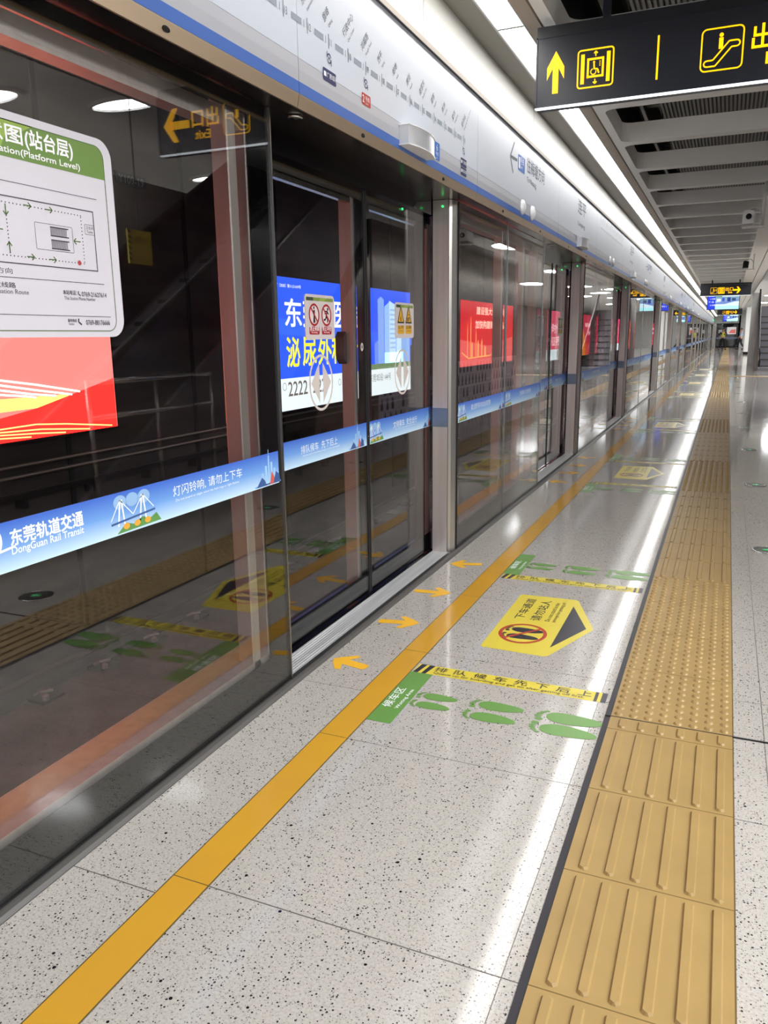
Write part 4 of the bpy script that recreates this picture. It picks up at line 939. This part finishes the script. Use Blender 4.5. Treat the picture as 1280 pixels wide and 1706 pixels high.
def ad_hospital(P, W, H, y0, z0):
    c = lambda a, b: (a-y0, b-z0)
    P.rect(0, W, 0, H, em('#2c5cf4', 1.05)); P.poly([c(8.4, 1.60), c(13.1, 1.35), c(13.1, 1.2), c(8.4, 1.40)], em('#3468f5', 1.05), 1)
    P.rect(0, W, 0, 0.845-z0, em('#eaf6fb', 1.0), 2)
    q = lambda s, a0, a1, b0, b1, m, k=3, bold=0.02: P.fit(s, a0-y0, a1-y0, b0-z0, b1-z0, m, k, bold)
    WH, YE = em('#ffffff', 1.1), em('#f6f03a', 1.1)
    for ch, a0, a1 in (('东', 8.756, 9.174), ('莞', 9.22, 9.60), ('医', 10.107, 10.471), ('院', 10.52, 10.94)): q(ch, a0, a1, 1.49, 1.83, WH, 3, 0.03)
    for ch, a0, a1 in (('泌', 8.764, 9.10), ('尿', 9.18, 9.554), ('外', 9.613, 10.002), ('科', 10.02, 10.43), ('专', 10.47, 10.88)): q(ch, a0, a1, 0.99, 1.355, YE, 3, 0.03)
    q('粤广〔2025〕第11-21-019号', 8.50, 9.18, 1.960, 2.005, WH, 3, 0.0)
    BR = em('#6b5f58', 1.0); q('22221222', 8.767, 9.80, 0.62, 0.80, BR, 3, 0.02); P.ring(8.68-y0, 0.745-z0, 0.05, 0.05, 0.008, BR, 3); q('东莞市东莞大道东莞城段144号', 10.33, 12.15, 0.655, 0.775, BR, 3, 0.0); P.ring(10.24-y0, 0.72-z0, 0.045, 0.045, 0.008, BR, 3)
    for pts, h in (([(11.64, .93), (11.88, .93), (11.88, 1.93), (11.76, 1.97), (11.64, 1.92)], '#86aef6'), ([(11.90, .93), (12.10, .93), (12.10, 1.90), (11.90, 1.82)], '#9cc8fb'), ([(12.10, .93), (12.38, .93), (12.38, 1.86), (12.10, 1.92)], '#c4e6fb'), ([(12.40, .93), (12.62, .93), (12.62, 1.80), (12.40, 1.88)], '#d6f0fc'), ([(12.62, .93), (13.0, .93), (13.0, 1.5), (12.62, 1.56)], '#8fb8f4'), ([(11.5, .93), (11.64, .93), (11.64, 1.3), (11.5, 1.25)], '#6d92f0'), ([(11.9, .93), (12.7, .93), (12.7, 1.10), (11.9, 1.10)], '#b4dcf4')):
        P.poly([c(*p) for p in pts], em(h), 3)
    for j in range(9): P.rect(12.12-y0, 12.36-y0, 1.16+j*.075-z0, 1.19+j*.075-z0, em('#9fc4ee'), 4)
    for j in range(4): P.rect(12.43+j*.05-y0, 12.45+j*.05-y0, 1.13-z0, 1.74-z0, em('#a9cdf0'), 4)
    P.rect(11.2-y0, W, .845-z0, .93-z0, em('#7d9a6e', .8), 4)
def skyline(P, W, H, m, a, k=3, s=1.0):
    for dx, h, w in ((0.0, .55, .04), (.22, .66, .05), (.30, .25, .10), (.62, .45, .05), (.75, .28, .12), (1.05, .30, .10), (1.3, .18, .14)):
        P.poly([(a+dx*s, .13*H), (a+(dx+w)*s, .13*H), (a+(dx+w)*s, (.13+h*.75)*H), (a+(dx+w/2)*s, (.13+h)*H), (a+dx*s, (.13+h*.75)*H)], m, k)
    P.line([(a-0.4*s, .22*H), (a+0.1*s, .12*H), (a+1.8*s, .14*H), (a+2.6*s, .30*H)], .03, m, k)
def ad_red(P, W, H, y0, z0):
    P.rect(0, W, 0, H, em('#e8292f')); P.poly([(0, 0), (W, 0), (W, H*.45), (W*.5, H*.30), (0, H*.42)], em('#f4615c'), 1); P.poly([(0, H*.6), (W*.25, H*.8), (W*.5, H), (0, H)], em('#dd1f2a'), 1)
    skyline(P, W, H, em('#fbb06a'), 0.62); TW = em('#ffe9d6', 1.1)
    P.fit('建设强大国内市场', 1.28, 3.75, H*.80, H*.925, TW, 3, 0.02); P.fit('加快构建新发展格局', 1.20, 3.85, H*.58, H*.71, TW, 3, 0.02)
def ad_pink(P, W, H, y0, z0):
    P.rect(0, W, 0, H, em('#e2406a')); P.rect(0, W, 0, H*.22, em('#dff1f8'), 1); P.poly([(0, H*.7), (W*.4, H*.85), (W, H*.5), (W, H*.22), (0, H*.22)], em('#d93a5e'), 1); P.fit('新时代', W*.35, W*.8, H*.55, H*.75, em('#ffe3ea'), 2, .02); P.fit('新征程', W*.35, W*.8, H*.30, H*.48, em('#ffe3ea'), 2, .02)
def ad_crimson(P, W, H, y0, z0):
    P.rect(0, W, 0, H, em('#d6224a')); P.poly([(0, 0), (W*.25, 0), (W*.2, H*.45), (0, H*.75)], em('#f08a2e'), 1); P.poly([(W*.25, 0), (W*.42, 0), (W*.3, H*.4), (W*.2, H*.45)], em('#e2502e'), 1)
    P.fit('建设强大国内市场', W*.18, W*.85, H*.70, H*.80, em('#ffeef0', 1.1), 2, .02); P.fit('新格局', W*.36, W*.66, H*.50, H*.60, em('#ffeef0', 1.1), 2, .02); skyline(P, W, H, em('#f2aeb4'), W*.5, 2, .8)
light_box(1.18, 5.645, 0.575, 2.07, 'red wave-pattern light box across the track, seen under the station map sign', ad_wave)
light_box(-6.1, -1.65, 0.57, 2.07, 'red slogan light box across the track, mirrored pink in the doorway posts', ad_wave)
light_box(-13.4, -8.95, 0.57, 2.07, 'crimson light box across the track far behind the camera, mirrored in the farther posts', ad_wave)
light_box(-20.7, -16.2, 0.57, 2.07, 'red light box across the track farthest behind the camera', ad_red)
light_box(8.20, 13.04, 0.44, 2.085, 'blue hospital light box with white and yellow characters, behind the first doorway', ad_hospital)
light_box(15.75, 20.27, 0.71, 2.08, 'red light box with white slogan and orange skyline, seen past the first doorway post', ad_red)
light_box(23.1, 27.4, 0.56, 2.09, 'pink light box with white lower band, behind the second doorway', ad_pink)
light_box(30.8, 34.9, 0.57, 2.10, 'crimson light box with orange corner, seen past the second doorway post', ad_crimson)
light_box(38.2, 42.5, 0.57, 2.09, 'pink light box, next beyond the crimson one across the track', ad_pink)
light_box(45.5, 50.0, 0.57, 2.09, 'red slogan light box farther along, seventh across the track', ad_red)
light_box(60.0, 64.5, 0.57, 2.09, 'farthest red light box across the track', ad_crimson)

def simple(name, mb, lab, cat, group=None, smooth=False): return tag(mb.build(name, smooth=smooth), lab, cat, group)
PIPE = mat('pipe_grey', '#9a948c', 0.35, 0.5)
for j, (zz, rr, lab) in enumerate(((0.375, 0.016, 'upper of the two thin grey pipes running along the wall across the track'), (0.29, 0.016, 'lower of the two thin grey pipes running along the wall across the track'))):
    simple('wall_pipe', MB().tube([(-3.62, -3, zz), (-3.62, END_Y, zz)], rr, PIPE, 8), lab, 'pipe', 'thin pipes on the track wall', True)
for j, zz in enumerate((0.12, -0.10, -0.35)):
    t = thing('cable_tray', '%s dark cable tray on the wall across the track, below the thin pipes' % ('upper', 'middle', 'lower')[j], 'cable tray', (-3.684, 0, zz), 'cable trays on the track wall')
    b = MB(); b.box(0, 0.12, -3, END_Y, 0, 0.008, DARKSTEEL); b.box(0.115, 0.123, -3, END_Y, 0, 0.04, DARKSTEEL); b.build('tray', t)
    for q in range(2): MB().tube([(0.04+0.04*q, -3, 0.024), (0.04+0.04*q, END_Y, 0.024)], 0.016, RUBBER if q else mat('cable_grey', '#5c5752', .6), 6).build('cable', t, smooth=True)
    b = MB(); y = -3.0
    while y < 60: b.box(0, 0.1, y, y+0.035, -0.09, 0.0, DARKSTEEL); y += 0.75
    b.build('bracket', t)
for j, xx in enumerate((-1.62, -3.055)):
    t = thing('running_rail', ('steel running rail nearer the platform', 'steel running rail nearer the far tunnel wall')[j], 'rail', (xx, 0, -1.22), 'rails of the track')
    MB().prism([(-0.065, 0), (0.065, 0), (0.065, 0.012), (0.01, 0.03), (0.01, 0.10), (0.034, 0.115), (0.034, 0.142), (-0.034, 0.142), (-0.034, 0.115), (-0.01, 0.10), (-0.01, 0.03), (-0.065, 0.012)], -4, END_Y, mat('rail_steel', '#9b9088', 0.3, 0.9), 'y').build('rail_profile', t)
    y = 0.3
    while y < 12:
        b = MB(); b.tube([(0.08, y-0.05, 0.03), (0.12, y-0.03, 0.055), (0.16, y+0.04, 0.05), (0.10, y+0.06, 0.04)], 0.013, mat('clip_grey', '#a39a92', 0.5, 0.4), 8); b.box(0.05, 0.22, y-0.10, y+0.10, 0.0, 0.02, DARKSTEEL); b.lathe([(0.025, 0), (0.025, 0.05), (0.015, 0.06)], _M['clip_grey'], 10, (0.19, y-0.05, 0.0)); b.build('rail_fastener', t); y += 0.6
# number plates on the tunnel wall
t = thing('tunnel_number_plate', 'small dark plate with pale code high on the wall across the track', 'wall plate', (-3.70, 5.98, 2.73)); MB().box(0, 0.015, 0, 0.42, 0, 0.11, mat('plate_dark', '#2c2c33', .5)).build('plate', t)
P = Print((0.0155, 0, 0), AY, AZ, .0006); P.fit('Y109-19', 0.04, 0.38, 0.02, 0.09, ink('#a9a7ab')); P.build('lettering', t)
t = thing('tunnel_marker_plate', 'small pale marker plate low on the wall across the track, beside the rear posts', 'wall plate', (-3.70, 7.50, 0.40)); MB().box(0, 0.012, 0, 0.34, 0, 0.28, mat('plate_pale', '#a7a4a4', .5)).build('plate', t)
P = Print((0.0125, 0, 0), AY, AZ, .0006); P.fit('f28', 0.09, 0.26, 0.06, 0.14, BK); P.rect(.04, .30, .2, .205, BK)
for q in range(8): P.rect(.05+.03*q, .057+.03*q, .205, .24, BK)
P.build('lettering', t)

# ------------------------------------------------------------------ hall to the right: escalators (also mirrored in the glass), railing, columns, lamps
EX = 2.75
BAL = mat('balustrade_dark', '#4a494d', 0.18, 0.6); TRUSS = mat('truss_cladding', '#77747a', 0.35, 0.5); UNDER = noisy('under_stair_steel', '#b9b2aa', '#a29b94', 8, 0.2, 0.75, stretch=(1, .4, 2))
def escalator(y0, lab, x0=EX, rise=3.6):
    t = thing('escalator', lab, 'escalator', (x0, y0, 0), 'escalators rising from the platform'); tn = 0.606; W = 1.35
    Lf = 1.5; Y1 = Lf+rise/tn
    dk = lambda y: 0.10 + max(0, y-Lf)*tn
    for s in (0, W-0.06):
        b = MB(); b.prism([(0.1, 0.10), (Lf, 0.10), (Y1, dk(Y1)), (Y1, dk(Y1)+0.62), (Lf-0.15, 0.72), (0.25, 0.72), (0.05, 0.55), (0.02, 0.3)], s+0.02, s+0.04, BAL, 'x'); b.build('balustrade', t)
        b = MB(); b.tube([(s+.03, 0.1, 0.12), (s+.03, -0.02, 0.35), (s+.03, 0.06, 0.62), (s+.03, 0.28, 0.76), (s+.03, Lf-.15, 0.76), (s+.03, Y1, dk(Y1)+.66)], 0.036, RUBBER, 10); b.build('handrail', t, smooth=True)
        b = MB(); b.prism([(0.0, 0.10), (Lf, 0.10), (Y1, dk(Y1)), (Y1, dk(Y1)+.03), (Lf, .14), (0.0, .14)], s, s+.06, STEEL, 'x'); b.build('deck_strip', t)
    b = MB(); b.prism([(0, 0.0), (4.3, 0.0), (Y1, dk(Y1)-0.95), (Y1, dk(Y1)), (Lf, 0.10), (0, 0.10)], 0.0, W, TRUSS, 'x'); b.build('truss', t)
    b = MB(); k = 0; y = Lf
    while y < Y1-0.4:
        b.box(0.12, W-0.12, y, y+0.38, dk(y)-0.02, dk(y)+0.04, DARKSTEEL); y += 0.38
    b.build('step_band', t)
    return t
escalator(2.65, 'escalator beside the platform, reflected in the nearest glass panel')
escalator(31.4, 'distant escalator with steel side at the right edge, beside the pale column', x0=2.55, rise=2.3)
# drop-patterned steel wall under the near escalator
mb = MB(); mb.box(2.78, 4.05, 10.35, 17.4, 0.0, 2.93, UNDER); mb.prism([(8.5, 0.0), (10.35, 0.0), (10.35, 2.5), (9.0, 1.45)], 2.80, 4.0, UNDER, 'x')
t = tag(mb.build('under_stair_wall'), kind='structure')
P = Print((2.778, 17.4, 0), (0, -1, 0), AZ, 0.002); DROP = ink('#35303f'); DROPW = ink('#e2d8e0')
P.rect(0, 6.9, 0, 0.92, DROPW)
for rz in range(4):
    x = 0.15+0.12*(rz % 2)
    while x < 6.8:
        zc = 0.10+0.215*rz
        if random.random() < 0.78: P.poly([(x-.05, zc), (x-.03, zc-.035), (x+.03, zc-.035), (x+.05, zc), (x+.012, zc+.135), (x, zc+.15), (x-.012, zc+.135)], DROP, 1)
        x += 0.21
P.build('drop_pattern', t)
t = thing('hazard_board', 'yellow board with black and yellow striped edge beside the escalator, seen mirrored in the glass', 'warning board', (3.2, 5.52, 1.98))
MB().box(0, 0.012, 0, 0.30, 0, 0.28, mat('board_yellow', '#d8c23a', .4)).build('board', t)
P = Print((-0.0008, 0.30, 0), (0, -1, 0), AZ, .0006)
for q in range(6): P.poly([(.26, .02+.045*q), (.30, .035+.045*q), (.30, .055+.045*q), (.26, .04+.045*q)], BK)
P.fit('小心碰头', 0.04, 0.22, 0.18, 0.23, BK); P.build('lettering', t)
MB().tube([(0.006, 0.15, 0.28), (0.006, 0.15, 1.43)], 0.006, DARKSTEEL, 6).build('hanger', t)
# steel guard rail
t = thing('guard_rail', 'stainless guard rail standing beside the near escalator, seen only as a reflection', 'railing', (2.62, 4.3, 0))
for z in (1.05, 0.80): MB().tube([(0, 0, z), (0, 1.45, z)], 0.022, CHROME, 10).build('rail', t, smooth=True)
for y in (0.0, 0.72, 1.45): MB().tube([(0, y, 0), (0, y, 1.07)], 0.020, STEEL, 10).build('upright', t, smooth=True)
# columns
def column(x, y, wx, wy, lab):
    t = thing('platform_column', lab, 'column', (x, y, 0)); t['kind'] = 'structure'
    MB().bbox(0, wx, 0, wy, 0.16, 2.93, WALL_WHITE, 0.05).build('column_cladding', t); MB().bbox(0.02, wx-.02, 0.02, wy-.02, 0, 0.16, BLACK, 0.05).build('column_plinth', t)
column(2.42, 56.0, 0.45, 0.8, 'white square column with black base far down on the right')
column(2.6, 66.0, 0.45, 0.8, 'white square column behind the first one near the end wall')
column(5.6, 16.0, 0.8, 0.8, 'wide white column in the hall to the right of the near escalator')
mb = MB(); mb.box(2.3, 2.62, 36.5, 37.1, 0, 2.93, STEEL); tag(mb.build('wall_stair_pier'), kind='structure')
mb = MB(); mb.box(4.15, 4.3, 5.5, 14.0, 0, 2.93, mat('hall_partition', '#77746f', .45)); tag(mb.build('wall_hall'), kind='structure')
mb = MB(); mb.box(2.9, 11.9, 14.0, 14.2, 2.93, 3.42, WALL_WHITE); tag(mb.build('wall_bulkhead'), kind='structure')
# oval hall lamps: a few seen mirrored, others added to brighten the floor
ov = None; k = 0
for (x, y, rx, ry) in ((3.6, 6.1, .36, .15), (4.6, 5.4, .42, .18), (4.75, 9.2, .42, .16), (4.6, 2.6, .5, .9), (6.4, 4.0, .55, 1.2), (8.6, 4.0, .5, 1.0), (8.6, 7.0, .55, 1.2), (3.4, 19.0, .38, .75), (4.6, 36.0, .5, .7), (4.6, 42.0, .5, .7), (4.6, 48.0, .5, .7), (4.6, 54.0, .5, .7), (4.6, 67.0, .5, .7), (4.6, 78.0, .5, .7), (5.0, 23.0, .5, 1.0), (7.5, 18.0, .5, 1.0), (3.6, 27.0, .38, .75), (6.0, 33.0, .5, 1.0), (3.6, 39.0, .38, .75), (6.0, 45.0, .5, 1.0), (3.6, 51.0, .38, .75), (6.0, 58.0, .5, 1.0), (3.6, 63.0, .38, .75), (5.0, 72.0, .5, 1.0), (5.5, -2.0, .5, 1.0), (3.3, 0.5, .38, .75)):
    lab = 'oval white ceiling lamp of the hall, %s of the mirrored and added ones' % ordn(k); k += 1
    t = thing('oval_ceiling_lamp', lab, 'ceiling lamp', (x, y, 3.42), 'oval lamps in the hall ceiling')
    P = Print((0, 0, -0.012), AX, (0, -1, 0), 0.001); P.ell(0, 0, rx, ry, OVAL, 0, 28); P.build('diffuser', t)
    b = MB(); n = 28; v = []
    for (s_, z) in ((1.0, 0.0), (1.12, 0.0), (1.12, -0.03), (1.0, -0.03)):
        v += [(rx*s_*math.cos(2*math.pi*q/n), ry*s_*math.sin(2*math.pi*q/n), z) for q in range(n)]
    b.add(v, [(j*n+q, j*n+(q+1) % n, ((j+1) % 4)*n+(q+1) % n, ((j+1) % 4)*n+q) for j in range(4) for q in range(n)], CEIL_WHITE); b.build('rim', t)

# ------------------------------------------------------------------ end of the platform: glass end doors
t = thing('end_screen_door', 'dark glass end doors with blue band closing off the far end of the platform', 'end door', (0.0, END_Y-0.06, 0))
b = MB()
for x in (0.42, 1.12, 2.32): b.box(x-0.03, x+0.03, -0.03, 0.03, 0, 2.25, BLACK)
b.box(0.40, 2.34, -0.03, 0.03, 2.15, 2.25, BLACK); b.box(0.40, 2.34, -0.03, 0.03, 0.0, 0.12, BLACK); b.build('frame', t)
for a, c in ((0.45, 1.09), (1.15, 2.29)):
    MB().box(a, c, -0.008, 0.004, 0.12, 2.15, GLASS).build('glass_pane', t); MB().box(a, c, -0.010, -0.009, 0.82, 0.93, mat('end_band', '#8fa2c4', .35)).build('guidance_band', t)
MB().box(0.6, 0.9, -0.012, -0.009, 1.35, 1.65, mat('end_notice', '#e8ecf0', .4)).build('notice_plate', t)
MB().box(0.05, 0.40, -0.03, 0.03, 0.0, 2.25, STEEL).build('side_panel', t)
t = thing('track_end_light_box', 'small red and white lit poster behind the end doors', 'light box', (1.3, END_Y+3.0, 1.2))
MB().box(0, 0.9, 0, 0.08, 0, 0.75, mat('box_frame2', '#333', .4) if False else _M['box_frame']).build('frame', t); P = Print((0, -0.002, 0), AX, AZ, .001); P.rect(.03, .87, .03, .72, em('#d8cfd0', .6)); P.poly([(.2, .15), (.8, .1), (.8, .5), (.4, .45)], em('#d2564a', .7), 1); P.build('lit_poster', t)
for j, yy in enumerate((79.0, 82.5)):
    tag(MB().box(0.105, 0.125, yy, yy+0.5, 2.45, 2.60, mat('green_exit', '#28e07a', .4, 0, 2.0)).build('exit_light'), 'small green lit exit plate on the header near the far end, %s' % ('nearer one', 'farther one')[j], 'exit sign', 'green exit plates at the far end')

# ------------------------------------------------------------------ people
def body(name, parent, verts, edges, mtl, sub=2):
    """one continuous skinned surface: verts = [(x, y, z, rx, ry)]"""
    me = bpy.data.meshes.new(name); me.from_pydata([v[:3] for v in verts], edges, []); o = bpy.data.objects.new(name, me); COL.objects.link(o)
    sk = o.modifiers.new('skin', 'SKIN'); sk.use_smooth_shade = True
    for i, v in enumerate(verts): me.skin_vertices[0].data[i].radius = (v[3], v[4])
    me.skin_vertices[0].data[0].use_root = True
    ss = o.modifiers.new('sub', 'SUBSURF'); ss.levels = sub; ss.render_levels = sub
    dg = bpy.context.evaluated_depsgraph_get(); m2 = bpy.data.meshes.new_from_object(o.evaluated_get(dg))
    o.modifiers.clear(); o.data = m2; m2.materials.clear(); m2.materials.append(mtl); o.parent = parent
    return o
SKIN = mat('skin', '#c9977a', .5)
def blob(name, parent, c, r, m, seg=16):
    b = MB(); P = [(max(0.02, math.sin(math.pi*i/10))*1.0, -math.cos(math.pi*i/10)) for i in range(11)]
    b.lathe([(p[0], p[1]) for p in P], m, seg); b.v = [(c[0]+x*r[0], c[1]+y*r[1], c[2]+z*r[2]) for x, y, z in b.v]; return b.build(name, parent, smooth=True)
def person(loc, rz, lab, legs, arms, shirt, trousers, vest=None, cap=None, hair='#1b1a1c'):
    t = thing('person', lab, 'person', loc); t.rotation_euler = (0, 0, rz)
    # body faces -y. legs: [(hip->knee->ankle->toe)], arms: [(shoulder, elbow, wrist, fingertip)]
    V = [(0, 0, .93, .13, .10), (0, 0, 1.08, .125, .095), (0, 0.005, 1.25, .155, .105), (0, 0.01, 1.38, .14, .09), (0, 0.0, 1.47, .055, .055), (0, -0.015, 1.54, .06, .07), (0, -0.02, 1.62, .078, .095), (0, -0.015, 1.69, .07, .085)]
    Ed = [(i, i+1) for i in range(7)]
    for L in legs:
        b = len(V)
        V += [(L[0][0], L[0][1], L[0][2], .088, .092), (*L[1], .058, .062), (*L[2], .040, .046), (*L[3], .040, .03)]; Ed += [(0, b), (b, b+1), (b+1, b+2), (b+2, b+3)]
    hands = []
    for A in arms:
        b = len(V); V += [(*A[0], .055, .055), (*A[1], .042, .042), (*A[2], .028, .030), (*A[3], .036, .018)]; Ed += [(3, b), (b, b+1), (b+1, b+2), (b+2, b+3)]
        h = Vector(A[3]); d = (h-Vector(A[2])).normalized(); side = d.cross(Vector((0, 1, 0)))
        if side.length < .1: side = Vector((1, 0, 0))
        side.normalize()
        for k in range(4):
            o = h + side*(0.024*(k-1.5)); q = len(V); ln = (.055, .065, .06, .048)[k]
            V += [(*(o+d*ln*.5), .010, .010), (*(o+d*ln+Vector((0, -.012, 0))), .008, .008)]; Ed += [(b+3, q), (q, q+1)]
        o = h - d*.03 + side*.04; q = len(V); V += [(*o, .011, .011), (*(o+d*.035+side*.012), .009, .009)]; Ed += [(b+3, q), (q, q+1)]
    bd = body('body', t, V, Ed, SKIN)
    # clothing follows the body: slightly larger skins
    LV = [(0, 0, .90, .150, .118), (0, 0, 1.02, .142, .112)]; LE = [(0, 1)]
    for L in legs:
        b = len(LV); LV += [(L[0][0], L[0][1], L[0][2], .108, .112), (*L[1], .082, .085), (L[2][0], L[2][1], L[2][2]+.02, .072, .074)]; LE += [(0, b), (b, b+1), (b+1, b+2)]
    body('trousers', t, LV, LE, trousers)
    SV = [(0, 0, .98, .150, .118), (0, 0.005, 1.18, .155, .118), (0, 0.01, 1.36, .165, .112), (0, 0.01, 1.44, .085, .075)]; SE = [(0, 1), (1, 2), (2, 3)]
    for A in arms:
        b = len(SV); m_ = Vector(A[1]).lerp(Vector(A[2]), .75); SV += [(*A[0], .072, .072), (*A[1], .055, .055), (*m_, .044, .044)]; SE += [(2, b), (b, b+1), (b+1, b+2)]
    body('shirt', t, SV, SE, shirt)
    if vest:
        v = body('safety_vest', t, [(0, 0, .99, .166, .134), (0, 0.005, 1.18, .170, .134), (0, 0.01, 1.36, .176, .126), (0, 0.01, 1.42, .10, .09)], [(0, 1), (1, 2), (2, 3)], vest)
        b = MB(); n = 28
        for z0 in (1.03, 1.14):
            vv = [(0.196*math.cos(2*math.pi*q/n), .005+0.158*math.sin(2*math.pi*q/n), z) for z in (z0, z0+.045) for q in range(n)]; b.add(vv, [(q, (q+1) % n, n+(q+1) % n, n+q) for q in range(n)], mat('reflective_tape', '#e9e6a0', .3))
        b.build('reflective_strip', v)
    for L in legs:
        b = MB(); a = Vector(L[2]); c = Vector(L[3]); d = (c-a); d.z = 0; d.normalize(); s = Vector((-d.y, d.x, 0))
        pts = [a-d*.07-s*.035, a-d*.07+s*.035, a+d*.10+s*.048, a+d*.18+s*.02, a+d*.18-s*.02, a+d*.10-s*.048]
        z0 = max(0.0, min(a.z, c.z)-.055); b.prism([(p.x, p.y) for p in pts], z0, z0+.085, BLACK); b.build('shoe', t)
    # face
    blob('nose', bd, (0, -.118, 1.615), (.014, .02, .022), SKIN, 10); blob('mouth', bd, (0, -.105, 1.565), (.026, .012, .007), mat('lips', '#9c5a50', .5), 10)
    for s in (-1, 1): blob('eye', bd, (s*.032, -.104, 1.635), (.012, .009, .007), mat('eye_dark', '#1c1613', .2), 10); blob('ear', bd, (s*.080, -.005, 1.62), (.012, .022, .032), SKIN, 10)
    blob('hair', t, (0, .002, 1.665), (.086, .100, .075), mat('hair_dark', hair, .6))
    if cap:
        blob('cap', t, (0, 0, 1.70), (.098, .112, .058), cap); b = MB(); b.prism([(-.07, -.09), (.07, -.09), (.05, -.17), (-.05, -.17)], 1.685, 1.695, cap); b.build('cap_peak', t)
    return t
DKC = mat('dark_uniform', '#17171c', .7)
person((1.10, 71.5, 0), 0.0, 'guard in yellow hi-vis vest and dark cap standing legs apart at the platform end',
    [((-.10, 0, .90), (-.17, -.02, .50), (-.23, 0, .08), (-.26, -.12, .03)), ((.10, 0, .90), (.17, -.02, .50), (.23, 0, .08), (.26, -.12, .03))],
    [((-.20, 0, 1.38), (-.34, .02, 1.20), (-.28, -.14, 1.05), (-.22, -.20, 1.03)), ((.20, 0, 1.38), (.30, -.05, 1.16), (.16, -.26, 1.28), (.11, -.30, 1.33))],
    DKC, DKC, mat('hi_vis_yellow', '#dfe62a', .5, 0, 0), mat('cap_dark', '#15151a', .6))
person((2.47, 73.0, 0), math.radians(-75), 'person in pale blue shirt and dark trousers walking at the far right',
    [((-.09, 0, .90), (-.10, -.16, .52), (-.10, -.20, .08), (-.10, -.32, .03)), ((.09, 0, .90), (.10, .02, .50), (.10, .26, .14), (.10, .16, .05))],
    [((-.20, 0, 1.38), (-.25, .10, 1.14), (-.24, -.02, .94), (-.24, -.06, .86)), ((.20, 0, 1.38), (.25, -.10, 1.14), (.23, -.24, 1.0), (.22, -.29, .93))],
    mat('pale_blue_shirt', '#a9b8d6', .6), mat('navy_trousers', '#20222e', .7))
